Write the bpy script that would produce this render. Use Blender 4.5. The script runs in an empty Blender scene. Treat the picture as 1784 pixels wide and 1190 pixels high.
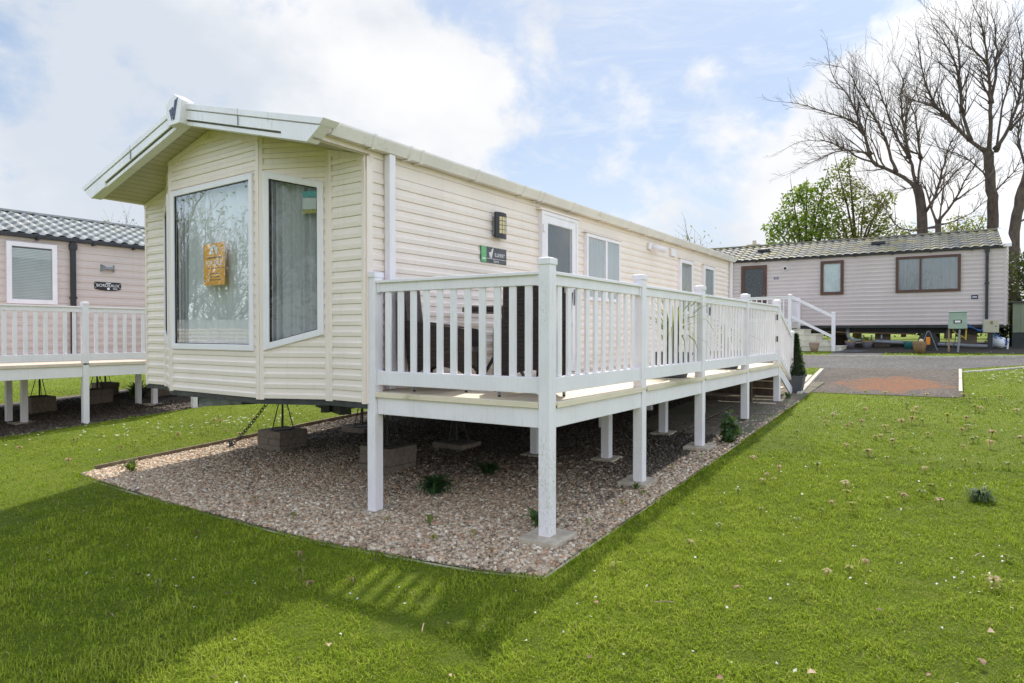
import bpy, bmesh, math, random
import numpy as np
from mathutils import Vector, Matrix
R = math.radians
random.seed(7)
rng = np.random.default_rng(11)
sc = bpy.context.scene
col = sc.collection

# ------------------------------------------------------------------ camera / light / sky
F_PX, W_PX, CX, CY = 1123.0, 1784.0, 892.0, 595.0
YAW, PITCH = R(34.7), R(0.75)
cd = bpy.data.cameras.new('camera')
cam = bpy.data.objects.new('camera', cd); col.objects.link(cam)
cam.location = (0, 0, 1.6)
cam.rotation_euler = (math.pi/2 - PITCH, 0, YAW)
cd.sensor_width = 36; cd.lens = F_PX/W_PX*36
cd.clip_start = 0.05; cd.clip_end = 3000
sc.camera = cam
sc.view_settings.view_transform = 'Standard'
sc.view_settings.look = 'None'
sc.view_settings.exposure = 0
sc.view_settings.gamma = 1

SUN = Vector((-.25, .69, 1.0)).normalized()
EL = math.asin(SUN.z)
ld = bpy.data.lights.new('sun', 'SUN'); ld.energy = 4.9; ld.angle = R(1.6); ld.color = (1, .95, .86)
lo = bpy.data.objects.new('sun', ld); col.objects.link(lo)
lo.rotation_euler = (-SUN).to_track_quat('-Z', 'Y').to_euler()

def g(x, y):
    """height of the gently rising ground"""
    yy = 30 - math.log1p(math.exp(-(y-30)/3.0)*1.0)*3.0 if y < 60 else 30
    yy = max(yy, -40)
    xx = max(-30, min(30, x))
    return .052*(yy-4.1) + .012*(xx+2.5)
def g_np(x, y):
    yy = 30 - np.log1p(np.exp(np.clip(-(y-30)/3.0, -50, 50)))*3.0
    yy = np.maximum(yy, -40)
    return .052*(yy-4.1) + .012*(np.clip(x, -30, 30)+2.5)

# ------------------------------------------------------------------ node helpers
class NT:
    def __init__(s, tree): s.t = tree; s.n = tree.nodes; s.l = tree.links
    def new(s, typ, **kw):
        n = s.n.new(typ)
        for k, v in kw.items(): setattr(n, k, v)
        return n
    def put(s, sock, v):
        if isinstance(v, bpy.types.NodeSocket): s.l.new(v, sock)
        else:
            if isinstance(v, (tuple, list)) and len(v) == 3 and sock.type == 'RGBA': v = (*v, 1)
            sock.default_value = v
    def math(s, op, a, b=0.0, clamp=False):
        n = s.new('ShaderNodeMath', operation=op, use_clamp=clamp); s.put(n.inputs[0], a); s.put(n.inputs[1], b); return n.outputs[0]
    def vmath(s, op, a, b=(0, 0, 0)):
        n = s.new('ShaderNodeVectorMath', operation=op); s.put(n.inputs[0], a); s.put(n.inputs[1], b)
        return n.outputs[1] if op in ('DOT_PRODUCT', 'LENGTH') else n.outputs[0]
    def mix(s, f, a, b, blend='MIX'):
        n = s.new('ShaderNodeMix', data_type='RGBA', blend_type=blend); n.clamp_factor = True
        s.put(n.inputs[0], f); s.put(n.inputs[6], a); s.put(n.inputs[7], b); return n.outputs[2]
    def noise(s, vec, scale, detail=4, rough=.55, dist=0.0):
        n = s.new('ShaderNodeTexNoise'); s.put(n.inputs['Vector'], vec); n.inputs['Scale'].default_value = scale
        n.inputs['Detail'].default_value = detail; n.inputs['Roughness'].default_value = rough; n.inputs['Distortion'].default_value = dist
        return n.outputs[0]
    def voro(s, vec, scale, feature='F1', rnd=1.0):
        n = s.new('ShaderNodeTexVoronoi', feature=feature); s.put(n.inputs['Vector'], vec); n.inputs['Scale'].default_value = scale
        n.inputs['Randomness'].default_value = rnd
        return n
    def ramp(s, f, a, b, lo=0.0, hi=1.0):
        n = s.new('ShaderNodeMapRange', interpolation_type='SMOOTHSTEP'); s.put(n.inputs[0], f)
        for i, v in enumerate((a, b, lo, hi)): n.inputs[i+1].default_value = v
        return n.outputs[0]
    def pos(s): return s.new('ShaderNodeNewGeometry').outputs['Position']
    def sep(s, v): n = s.new('ShaderNodeSeparateXYZ'); s.put(n.inputs[0], v); return n.outputs
    def scale(s, v, k): return s.vmath('MULTIPLY', v, k)

def newmat(name):
    m = bpy.data.materials.new(name); m.use_nodes = True
    m.node_tree.nodes.clear()
    return m, NT(m.node_tree)
def finish(m, t, shader):
    o = t.new('ShaderNodeOutputMaterial'); t.l.new(shader, o.inputs[0]); return m
def principled(t, color, rough=.5, metal=0.0, bump=None, bdist=.01, spec=.5):
    p = t.new('ShaderNodeBsdfPrincipled'); t.put(p.inputs['Base Color'], color); t.put(p.inputs['Roughness'], rough)
    t.put(p.inputs['Metallic'], metal); p.inputs['Specular IOR Level'].default_value = spec
    if bump is not None:
        b = t.new('ShaderNodeBump'); t.put(b.inputs['Height'], bump); b.inputs['Distance'].default_value = bdist
        b.inputs['Strength'].default_value = 1
        t.l.new(b.outputs[0], p.inputs['Normal'])
    return p
def pbr(name, base, rough=.5, var=.12, scale=4.0, metal=0.0, bump=0.0, bscale=60.0, spec=.5, tint=None, tint_lo=.55, tint_hi=.72, tint_scale=3.0, stretch=(1, 1, 1)):
    m, t = newmat(name); P = t.scale(t.pos(), stretch)
    n = t.noise(P, scale, 6, .6)
    dk = tuple(c*(1-var) for c in base); lt = tuple(min(1, c*(1+var)) for c in base)
    c = t.mix(t.ramp(n, .3, .7), dk, lt)
    if tint: c = t.mix(t.ramp(t.noise(P, tint_scale, 8, .7), tint_lo, tint_hi), c, tint)
    rg = t.ramp(t.noise(P, scale*2.3, 4), .3, .7, max(.02, rough-.1), min(1, rough+.1))
    b = t.noise(P, bscale, 5, .6) if bump else None
    return finish(m, t, principled(t, c, rg, metal, b, bump, spec).outputs[0])

M = {}
# white plastic: grime that thickens towards the ground, algae specks
def white_pvc(name, base=(.86, .81, .85), algae=.25):
    m, t = newmat(name); P = t.pos()
    n = t.noise(P, 3.0, 5, .6)
    c = t.mix(t.ramp(n, .3, .7), tuple(x*.93 for x in base), base)
    z = t.sep(P)[2]
    fine = t.noise(t.scale(P, (1, 1, .5)), 75, 8, .8)
    patch = t.noise(t.scale(P, (1, 1, .5)), 2.2, 4, .6)
    low = t.ramp(z, .1, 1.5, 1.0, .25)
    a = t.math('MULTIPLY', t.math('MULTIPLY', t.ramp(fine, .5, .62), t.ramp(patch, .45, .65)), low)
    c = t.mix(t.math('MULTIPLY', a, algae*1.5), c, (.44, .47, .29))
    st = t.noise(t.scale(P, (9, 9, .7)), 6, 5, .6)
    c = t.mix(t.ramp(st, .5, .75, 0, .28), c, (.56, .55, .48))
    return finish(m, t, principled(t, c, .38, 0, t.noise(P, 25, 3), .0006).outputs[0])
M['white'] = white_pvc('white_plastic')
M['white_algae'] = white_pvc('white_plastic_algae', algae=1.0)
def cladding_mat(name, base):
    m, t = newmat(name); P = t.pos()
    n = t.noise(P, 1.4, 5, .6)
    c = t.mix(t.ramp(n, .3, .7), tuple(x*.95 for x in base), tuple(min(1, x*1.03) for x in base))
    st = t.noise(t.scale(P, (7, 7, .5)), 3, 6, .65)
    c = t.mix(t.ramp(st, .5, .8, 0, .3), c, tuple(x*.72 for x in base))
    sp = t.noise(P, 160, 2, .5)
    c = t.mix(t.ramp(sp, .74, .78, 0, .55), c, (.12, .11, .08))
    wv = t.noise(t.scale(P, (1, 1, .2)), 3.5, 2, .5)
    return finish(m, t, principled(t, c, .42, 0, wv, .006, .45).outputs[0])
M['cream'] = cladding_mat('cream_cladding', (.86, .748, .675))
M['pink'] = cladding_mat('pink_grey_cladding', (.60, .505, .465))
M['mauve'] = cladding_mat('mauve_grey_cladding', (.58, .495, .475))
M['cream_trim'] = pbr('cream_trim', (.84, .72, .655), .45, .06, 3, tint=(.45, .42, .3), tint_lo=.6, tint_hi=.8, stretch=(4, 4, .5))
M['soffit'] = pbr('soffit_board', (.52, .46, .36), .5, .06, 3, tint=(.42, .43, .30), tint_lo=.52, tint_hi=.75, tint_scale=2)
M['apron'] = pbr('apron_plastic', (.86, .815, .845), .35, .05, 2, tint=(.40, .42, .30), tint_lo=.6, tint_hi=.8, tint_scale=9, stretch=(1, 1, .4))
M['gutter'] = pbr('gutter_plastic', (.80, .74, .71), .4, .06, 3, tint=(.5, .48, .38), tint_lo=.55, tint_hi=.8, tint_scale=6)
M['seam'] = pbr('seam_dark', (.08, .08, .07), .7)
M['dark_metal'] = pbr('dark_chassis_steel', (.035, .036, .038), .6, .3, 8, tint=(.07, .045, .03))
M['galv'] = pbr('galvanised_steel', (.25, .27, .29), .5, .2, 10, metal=.6)
M['black_plastic'] = pbr('black_plastic', (.02, .02, .024), .4, .2, 5)
M['rubber'] = pbr('rubber', (.015, .015, .015), .8)
M['brown_frame'] = pbr('brown_window_frame', (.085, .035, .022), .4, .2, 8, stretch=(1, 1, .3))
M['room'] = pbr('room_interior', (.62, .58, .52), .8)
M['deck'] = pbr('deck_board_cream', (.74, .64, .49), .6, .08, 5, tint=(.42, .37, .24), tint_lo=.5, tint_hi=.72, tint_scale=2.5, bump=.002, bscale=40, stretch=(1, .3, 1))
M['deck_pink'] = pbr('deck_board_pink', (.66, .55, .46), .6, .08, 5, bump=.002)
M['concrete'] = pbr('concrete_pad', (.45, .385, .30), .9, .18, 12, bump=.004, bscale=70, tint=(.22, .2, .15))
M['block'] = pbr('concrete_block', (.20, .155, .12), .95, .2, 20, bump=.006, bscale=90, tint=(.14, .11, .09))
M['slab'] = pbr('paving_slab', (.15, .122, .09), .95, .25, 6, bump=.006, bscale=40, tint=(.11, .12, .06), tint_lo=.48, tint_hi=.62, tint_scale=2.2)
M['kerb'] = pbr('kerb_concrete', (.50, .455, .385), .9, .12, 8, bump=.004, bscale=60, tint=(.3, .28, .2))
M['timber_edge'] = pbr('timber_edging', (.20, .155, .10), .9, .25, 14, bump=.004, bscale=50, tint=(.33, .3, .2))
M['navy'] = pbr('navy_lettering', (.03, .035, .09), .4)
M['letter'] = pbr('pale_lettering', (.78, .78, .78), .4, .03)
M['plaque_black'] = pbr('plaque_black', (.018, .018, .026), .15, .1, 5)
M['plaque_green'] = pbr('plaque_green', (.11, .42, .15), .3, .05, 5)
M['orange'] = pbr('orange_poster', (.95, .44, .03), .5, .12, 3)
M['teal'] = pbr('teal_label', (.05, .30, .28), .5)
M['olive'] = pbr('olive_label', (.30, .28, .05), .5)
M['lamp_glass'] = pbr('lamp_glass', (.62, .52, .28), .3, .05, 9)
M['terracotta'] = pbr('terracotta', (.38, .255, .205), .85, .15, 9, tint=(.45, .36, .3))
M['brown_pot'] = pbr('brown_glazed_pot', (.23, .14, .075), .6, .2, 9)
M['blue_pot'] = pbr('blue_grey_pot', (.16, .15, .19), .6, .15, 9)
M['tan_pot'] = pbr('tan_pot_rim', (.28, .19, .10), .6, .15, 9)
M['teal_pot'] = pbr('teal_pot', (.03, .16, .15), .4, .15, 9)
M['grey_pot'] = pbr('grey_plastic_pot', (.085, .088, .10), .55, .15, 5)
M['meter_green'] = pbr('meter_box_green', (.30, .38, .31), .5, .06, 4)
M['meter_cream'] = pbr('meter_box_cream', (.46, .43, .32), .5, .06, 4)
M['shed_green'] = pbr('shed_green', (.22, .25, .17), .7, .08, 4)
M['shed_base'] = pbr('shed_base', (.035, .04, .035), .8, .1)
M['pipe_grey'] = pbr('waste_pipe_grey', (.27, .29, .32), .45, .1, 5)
M['yellow'] = pbr('yellow_hose', (.55, .38, .04), .5)
M['orange_plastic'] = pbr('orange_plastic', (.75, .25, .02), .4)
M['bottle_white'] = pbr('white_container', (.70, .71, .74), .4, .05)
M['blue'] = pbr('blue_hose', (.04, .14, .45), .4)
M['steps_cream'] = pbr('steps_cream', (.68, .63, .53), .7, .1, 6, tint=(.3, .27, .2), tint_lo=.6, tint_hi=.75, tint_scale=6)
M['soil'] = pbr('soil', (.045, .032, .022), 1, .3, 20, bump=.01)
M['bark'] = pbr('bark', (.105, .075, .06), .95, .35, 9, bump=.02, bscale=22, tint=(.13, .115, .08), stretch=(1, 1, .4))
M['twig'] = M['bark']
M['chimney'] = pbr('chimney_render', (.52, .45, .34), .9, .1)
M['chimney_pot'] = pbr('chimney_pot', (.42, .13, .07), .9, .1)
def tile_mat(name, base, moss, a, b):
    m, t = newmat(name); P = t.pos()
    c = t.mix(t.ramp(t.noise(P, 9, 6, .65), .3, .7), tuple(x*.75 for x in base), tuple(x*1.2 for x in base))
    c = t.mix(t.ramp(t.noise(P, 2.1, 7, .7), a, b), c, moss)
    return finish(m, t, principled(t, c, .6, 0, t.noise(P, 120, 3), .002).outputs[0])
M['tile_grey'] = tile_mat('grey_roof_tile', (.30, .31, .31), (.36, .36, .30), .5, .7)
M['tile_moss'] = tile_mat('mossy_roof_tile', (.20, .19, .17), (.28, .24, .12), .42, .64)
M['tile_dark'] = tile_mat('dark_roof_tile', (.06, .065, .065), (.09, .1, .05), .5, .7)
def wicker_mat():
    m, t = newmat('brown_wicker'); P = t.pos()
    x, y, z = t.sep(P)
    u = t.math('ADD', x, y)
    row = t.math('FLOOR', t.math('MULTIPLY', z, 90))
    sh = t.math('MULTIPLY', row, .5)
    w1 = t.math('SINE', t.math('MULTIPLY', t.math('ADD', t.math('MULTIPLY', u, 40), sh), 6.283))
    w2 = t.math('SINE', t.math('MULTIPLY', z, 90*6.283))
    h = t.math('ADD', t.math('MULTIPLY', w1, .6), w2)
    nz = t.noise(t.scale(P, (4, 4, 60)), 2.2, 3, .6)
    c = t.mix(t.ramp(nz, .35, .7), (.028, .017, .013), (.105, .068, .05))
    c = t.mix(t.ramp(h, -1.4, .6), (.008, .006, .005), c)
    return finish(m, t, principled(t, c, .45, 0, h, .003).outputs[0])
M['wicker'] = wicker_mat()
def glass_mat(name, tint=(.93, .95, .95), base=.06, k=.9, p=3.5, wob=.0008):
    m, t = newmat(name)
    lw_ = t.new('ShaderNodeLayerWeight'); lw_.inputs[0].default_value = .5
    f = t.math('ADD', t.math('MULTIPLY', t.math('POWER', lw_.outputs['Facing'], p), k), base, True)
    tr = t.new('ShaderNodeBsdfTransparent'); tr.inputs[0].default_value = (*tint, 1)
    gl = t.new('ShaderNodeBsdfGlossy'); gl.inputs['Roughness'].default_value = .008
    b = t.new('ShaderNodeBump'); t.put(b.inputs['Height'], t.noise(t.pos(), 1.6, 2)); b.inputs['Distance'].default_value = wob
    t.l.new(b.outputs[0], gl.inputs['Normal'])
    mx = t.new('ShaderNodeMixShader'); t.put(mx.inputs[0], f); t.l.new(tr.outputs[0], mx.inputs[1]); t.l.new(gl.outputs[0], mx.inputs[2])
    return finish(m, t, mx.outputs[0])
M['glass'] = glass_mat('window_glass')
M['glass_front'] = glass_mat('bay_window_glass', base=.12, k=.85, p=3.0)
def curtain_mat(name, base, tr=.3):
    m, t = newmat(name)
    P = t.pos(); c = t.mix(t.noise(P, 5, 3), tuple(x*.85 for x in base), base)
    d = t.new('ShaderNodeBsdfDiffuse'); t.put(d.inputs[0], c)
    l = t.new('ShaderNodeBsdfTranslucent'); t.put(l.inputs[0], c)
    mx = t.new('ShaderNodeMixShader'); mx.inputs[0].default_value = tr; t.l.new(d.outputs[0], mx.inputs[1]); t.l.new(l.outputs[0], mx.inputs[2])
    return finish(m, t, mx.outputs[0])
M['net'] = curtain_mat('net_curtain', (.86, .88, .89), .10)
M['net_dim'] = curtain_mat('dim_net_curtain', (.36, .375, .39), .1)
M['grey_curtain'] = curtain_mat('grey_curtain', (.50, .51, .52), .12)
M['blind'] = pbr('venetian_blind', (.50, .52, .50), .6, .05)
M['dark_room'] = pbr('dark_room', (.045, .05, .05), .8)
def patterned_glass():
    m, t = newmat('obscure_glass'); v = t.voro(t.pos(), 28)
    c = t.mix(v.outputs['Distance'], (.015, .017, .02), (.10, .11, .12))
    return finish(m, t, principled(t, c, .15, 0, v.outputs['Distance'], .004).outputs[0])
M['obscure'] = patterned_glass()
M['frosted'] = pbr('frosted_pane', (.55, .60, .60), .25, .06)
def foliage_mat(name, tr=.35, rough=.5, spec=.3):
    m, t = newmat(name)
    a = t.new('ShaderNodeAttribute', attribute_name='Col').outputs['Color']
    p = principled(t, a, rough, spec=spec)
    l = t.new('ShaderNodeBsdfTranslucent'); t.put(l.inputs[0], t.mix(.35, a, (.34, .44, .04), 'MIX'))
    mx = t.new('ShaderNodeMixShader'); mx.inputs[0].default_value = tr
    t.l.new(p.outputs[0], mx.inputs[1]); t.l.new(l.outputs[0], mx.inputs[2])
    return finish(m, t, mx.outputs[0])
M['grass'] = foliage_mat('grass_blades', .3, .7, .08)
M['leaf'] = foliage_mat('leaf_foliage', .45)
M['stone'] = None
def attr_mat(name, rough):
    m, t = newmat(name)
    a = t.new('ShaderNodeAttribute', attribute_name='Col').outputs['Color']
    c = t.mix(t.ramp(t.noise(t.pos(), 110, 4), .3, .7, 0, .5), a, t.vmath('MULTIPLY', a, (.6, .58, .55)))
    return finish(m, t, principled(t, c, rough).outputs[0])
M['stone'] = attr_mat('gravel_stone', .8)

def lawn_mat():
    m, t = newmat('lawn_turf'); P = t.pos()
    n1 = t.noise(P, .55, 6, .62); n2 = t.noise(P, 7, 8, .72); n3 = t.noise(t.scale(P, (1, 1, .2)), 60, 8, .8)
    c = t.mix(t.ramp(n1, .32, .68), (.13, .195, .009), (.235, .32, .016))
    c = t.mix(t.ramp(n2, .35, .7), c, (.255, .31, .030))
    c = t.mix(t.ramp(n3, .42, .62), t.vmath('MULTIPLY', c, (.55, .55, .5)), c)
    c = t.mix(t.ramp(t.noise(P, 26, 3, .5), .70, .76, 0, .75), c, (.36, .34, .11))
    h = t.math('ADD', n3, t.math('MULTIPLY', n2, 1.2))
    return finish(m, t, principled(t, c, .85, 0, h, .035, .2).outputs[0])
M['lawn'] = lawn_mat()
def gravel_bed_mat():
    m, t = newmat('gravel_bed'); P = t.pos()
    v = t.voro(P, 48); d = v.outputs['Distance']; cc = v.outputs['Color']
    k = t.sep(cc)[0]
    c = t.mix(k, (.20, .15, .11), (.52, .44, .36))
    c = t.mix(t.ramp(d, .25, .75), c, (.05, .035, .025))
    c = t.mix(t.ramp(t.noise(P, 1.2, 5), .45, .7, 0, .6), c, (.10, .075, .05))
    return finish(m, t, principled(t, c, .9, 0, t.math('SUBTRACT', 1.0, d), .02).outputs[0])
M['gravel'] = gravel_bed_mat()
def road_mat(name, base, moss=False):
    m, t = newmat(name); P = t.pos()
    v = t.voro(P, 75); k = t.sep(v.outputs['Color'])[0]
    c = t.mix(k, tuple(x*.55 for x in base), tuple(x*1.6 for x in base))
    c = t.mix(t.ramp(t.noise(P, .7, 6, .65), .35, .65), t.vmath('MULTIPLY', c, (.72, .72, .72)), c)
    c = t.mix(t.ramp(t.noise(t.scale(P, (1, .45, 1)), 16, 6, .85), .36, .64), t.vmath('MULTIPLY', c, (.55, .53, .52)), t.vmath('MULTIPLY', c, (1.35, 1.33, 1.3)))
    if moss:
        x, y, z = t.sep(P)
        dx = t.math('DIVIDE', t.math('SUBTRACT', x, -1.05), 1.15); dy = t.math('DIVIDE', t.math('SUBTRACT', y, 14.9), 1.6)
        r = t.math('ADD', t.math('MULTIPLY', dx, dx), t.math('MULTIPLY', dy, dy))
        n = t.noise(P, 1.6, 7, .72)
        f = t.math('SUBTRACT', t.math('ADD', t.math('MULTIPLY', n, 3.4), -.55), r)
        f = t.ramp(f, .35, .85)
        f = t.math('MULTIPLY', f, t.ramp(t.noise(t.scale(P, (1, .5, 1)), 15, 6, .85), .36, .58))
        c = t.mix(f, c, t.mix(t.noise(P, 40, 3), (.15, .050, .014), (.32, .115, .030)))
        e = t.ramp(t.noise(P, 5, 6, .75), .56, .72, 0, .6)
        c = t.mix(e, c, (.16, .11, .06))
    return finish(m, t, principled(t, c, .9, 0, t.math('SUBTRACT', 1.0, v.outputs['Distance']), .008).outputs[0])
M['road'] = road_mat('road_tarmac', (.112, .104, .102))
M['drive'] = road_mat('drive_tarmac', (.098, .080, .066), True)

# ------------------------------------------------------------------ mesh builder
class MB:
    def __init__(s): s.v = []; s.f = []
    def add(s, vs, fs):
        o = len(s.v); s.v += [tuple(p) for p in vs]; s.f += [tuple(i+o for i in f) for f in fs]; return s
    def box(s, x0, x1, y0, y1, z0, z1):
        return s.add([(x0, y0, z0), (x1, y0, z0), (x1, y1, z0), (x0, y1, z0), (x0, y0, z1), (x1, y0, z1), (x1, y1, z1), (x0, y1, z1)],
                     [(0, 3, 2, 1), (4, 5, 6, 7), (0, 1, 5, 4), (1, 2, 6, 5), (2, 3, 7, 6), (3, 0, 4, 7)])
    def bar(s, a, b, w, h, up=(0, 0, 1)):
        a = Vector(a); b = Vector(b); d = (b-a).normalized(); r = d.cross(Vector(up)).normalized(); u = r.cross(d)
        vs = [p + r*sx*w/2 + u*sz*h/2 for p in (a, b) for sx, sz in ((-1, -1), (1, -1), (1, 1), (-1, 1))]
        return s.add(vs, [(3, 2, 1, 0), (4, 5, 6, 7), (0, 1, 5, 4), (1, 2, 6, 5), (2, 3, 7, 6), (3, 0, 4, 7)])
    def prism(s, poly, o, u, v, n, depth):
        """extrude the 2-D polygon (u,v) from plane origin o by depth along n"""
        o, u, v, n = map(Vector, (o, u, v, n)); k = len(poly)
        a = [o + u*p[0] + v*p[1] for p in poly]; b = [p + n*depth for p in a]
        return s.add(a+b, [tuple(range(k))[::-1], tuple(range(k, 2*k))] + [(i, (i+1) % k, (i+1) % k+k, i+k) for i in range(k)])
    def poly(s, pts): return s.add(pts, [tuple(range(len(pts)))])
    def tube(s, pts, rad, sides=6, cap=True):
        pts = [Vector(p) for p in pts]; n = len(pts)
        if not isinstance(rad, (list, tuple)): rad = [rad]*n
        t0 = (pts[1]-pts[0]).normalized()
        ref = Vector((0, 0, 1)) if abs(t0.z) < .9 else Vector((1, 0, 0))
        r = t0.cross(ref).normalized(); vs = []
        for i, p in enumerate(pts):
            t = (pts[min(i+1, n-1)] - pts[max(i-1, 0)])
            if t.length < 1e-9: t = t0
            t.normalize(); r = (r - t*r.dot(t))
            if r.length < 1e-6: r = t.orthogonal()
            r.normalize(); b = t.cross(r)
            for k in range(sides):
                a = 2*math.pi*k/sides; vs.append(p + (r*math.cos(a)+b*math.sin(a))*rad[i])
        fs = [(i*sides+k, i*sides+(k+1) % sides, (i+1)*sides+(k+1) % sides, (i+1)*sides+k) for i in range(n-1) for k in range(sides)]
        if cap: fs += [tuple(range(sides))[::-1], tuple(range((n-1)*sides, n*sides))]
        return s.add(vs, fs)
    def lathe(s, prof, c, sides=20):
        """profile of (r,z) revolved about the vertical through c"""
        vs = []; n = len(prof)
        for r, z in prof:
            for k in range(sides):
                a = 2*math.pi*k/sides; vs.append((c[0]+r*math.cos(a), c[1]+r*math.sin(a), c[2]+z))
        fs = [(i*sides+k, i*sides+(k+1) % sides, (i+1)*sides+(k+1) % sides, (i+1)*sides+k) for i in range(n-1) for k in range(sides)]
        fs += [tuple(range(sides))[::-1], tuple(range((n-1)*sides, n*sides))]
        return s.add(vs, fs)
    def torus(s, c, R1, r, axis=(0, 0, 1), n=14, m=5, sx=1.0, xdir=None):
        ax = Vector(axis).normalized(); x = Vector(xdir).normalized() if xdir else ax.orthogonal().normalized(); y = ax.cross(x)
        pts = [Vector(c) + x*(R1*sx*math.cos(2*math.pi*i/n)) + y*(R1*math.sin(2*math.pi*i/n)) for i in range(n)]
        vs = []
        for i in range(n):
            rad = (pts[i]-Vector(c)).normalized()
            for k in range(m):
                a = 2*math.pi*k/m; vs.append(pts[i] + rad*r*math.cos(a) + ax*r*math.sin(a))
        return s.add(vs, [(i*m+k, ((i+1) % n)*m+k, ((i+1) % n)*m+(k+1) % m, i*m+(k+1) % m) for i in range(n) for k in range(m)])

ROOT = {}
def tag(o, label=None, cat=None, group=None, kind=None):
    for k, v in (('label', label), ('category', cat), ('group', group), ('kind', kind)):
        if v: o[k] = v
    return o
def empty(name, loc, label, cat, group=None, rz=0.0, local=False):
    o = bpy.data.objects.new(name, None); col.objects.link(o); o.location = loc; o.rotation_euler.z = rz
    o.empty_display_size = .2
    ROOT[o.name] = Vector((0, 0, 0)) if local else Vector(loc)
    return tag(o, label, cat, group)
def rootloc(p):
    while p.parent: p = p.parent
    return ROOT.get(p.name, Vector((0, 0, 0)))
def obj(name, mb, m, parent=None, bevel=0.0, smooth=False, loc=None, label=None):
    me = bpy.data.meshes.new(name)
    off = rootloc(parent) if parent else Vector(loc) if loc else Vector((0, 0, 0))
    me.from_pydata([tuple(Vector(p)-off) for p in mb.v], [], mb.f)
    bm = bmesh.new(); bm.from_mesh(me); bmesh.ops.recalc_face_normals(bm, faces=bm.faces); bm.to_mesh(me); bm.free()
    me.materials.append(m if not isinstance(m, str) else M[m])
    if smooth: me.polygons.foreach_set('use_smooth', [True]*len(me.polygons))
    o = bpy.data.objects.new(name, me); col.objects.link(o)
    if parent: o.parent = parent
    elif loc: o.location = loc; ROOT[o.name] = Vector(loc)
    if bevel:
        b = o.modifiers.new('bevel', 'BEVEL'); b.width = bevel; b.segments = 2; b.limit_method = 'ANGLE'; b.angle_limit = R(40)
    if label: o['label'] = label
    return o
def obj_np(name, verts, faces, m, cols=None, parent=None, loc=None, smooth=False):
    """numpy mesh: faces is (n,k); cols per vertex"""
    off = rootloc(parent) if parent else Vector(loc) if loc else Vector((0, 0, 0))
    verts = np.asarray(verts, dtype=np.float64) - np.array(off)
    me = bpy.data.meshes.new(name); n, k = faces.shape
    me.vertices.add(len(verts)); me.vertices.foreach_set('co', verts.astype(np.float32).ravel())
    me.loops.add(n*k); me.loops.foreach_set('vertex_index', faces.astype(np.int32).ravel())
    me.polygons.add(n); me.polygons.foreach_set('loop_start', np.arange(0, n*k, k, dtype=np.int32))
    me.polygons.foreach_set('loop_total', np.full(n, k, dtype=np.int32))
    me.update(calc_edges=True)
    if cols is not None:
        ca = me.color_attributes.new('Col', 'FLOAT_COLOR', 'POINT')
        c4 = np.ones((len(verts), 4), np.float32); c4[:, :3] = cols; ca.data.foreach_set('color', c4.ravel())
    me.materials.append(M[m])
    if smooth: me.polygons.foreach_set('use_smooth', np.ones(n, dtype=bool))
    o = bpy.data.objects.new(name, me); col.objects.link(o)
    if parent: o.parent = parent
    elif loc: o.location = loc; ROOT[o.name] = Vector(loc)
    return o
def copy_tree(o, parent=None):
    c = o.copy(); col.objects.link(c); c.parent = parent
    for ch in o.children: copy_tree(ch, c)
    return c
def text(name, body, size, o, u, v, m, parent, align='CENTER', space=1.0, depth=.002, xs=1.0):
    """flat lettering on the plane (o; u right, v up)"""
    cu = bpy.data.curves.new(name, 'FONT'); cu.body = body; cu.size = size; cu.align_x = align; cu.align_y = 'CENTER'
    cu.space_character = space; cu.extrude = depth/2; cu.resolution_u = 3
    tmp = bpy.data.objects.new(name+'_curve', cu); col.objects.link(tmp)
    dg = bpy.context.evaluated_depsgraph_get(); me = bpy.data.meshes.new_from_object(tmp.evaluated_get(dg))
    bpy.data.objects.remove(tmp); bpy.data.curves.remove(cu)
    u = Vector(u).normalized(); v = Vector(v).normalized(); n = u.cross(v); off = rootloc(parent)
    for p in me.vertices: p.co = Vector(o) + u*p.co.x*xs + v*p.co.y + n*p.co.z - off
    me.materials.clear(); me.materials.append(M[m]); me.name = name
    ob = bpy.data.objects.new(name, me); col.objects.link(ob); ob.parent = parent
    return ob

# ------------------------------------------------------------------ cladding
def clip(poly, axis, val, keep_ge):
    out = []
    for i in range(len(poly)):
        a, b = poly[i], poly[(i+1) % len(poly)]
        fa = (a[axis]-val) if keep_ge else (val-a[axis]); fb = (b[axis]-val) if keep_ge else (val-b[axis])
        if fa >= 0: out.append(a)
        if fa*fb < 0:
            k = fa/(fa-fb); out.append((a[0]+(b[0]-a[0])*k, a[1]+(b[1]-a[1])*k))
    return out
PROF = [(0, .0), (.02, .013), (.40, .0165), (.55, .006), (.965, .0035), (1.0, .0)]
def clad(mb, polys, o, u, n, z0=0.0, period=.1, depth=1.0):
    """horizontal lap boards filling convex polygons given as (along, height) pairs"""
    o, u, n = Vector(o), Vector(u).normalized(), Vector(n).normalized()
    for poly in polys:
        lo, hi = min(p[1] for p in poly), max(p[1] for p in poly)
        k = math.floor((lo-z0)/period)
        while z0+k*period < hi:
            for (t0, d0), (t1, d1) in zip(PROF, PROF[1:]):
                a, b = z0+(k+t0)*period, z0+(k+t1)*period
                q = clip(poly, 1, a, True)
                if len(q) >= 3: q = clip(q, 1, b, False)
                if len(q) >= 3:
                    mb.poly([o + u*p[0] + Vector((0, 0, p[1])) + n*(d0+(d1-d0)*(p[1]-a)/(b-a))*depth for p in q])
            k += 1
    return mb
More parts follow.
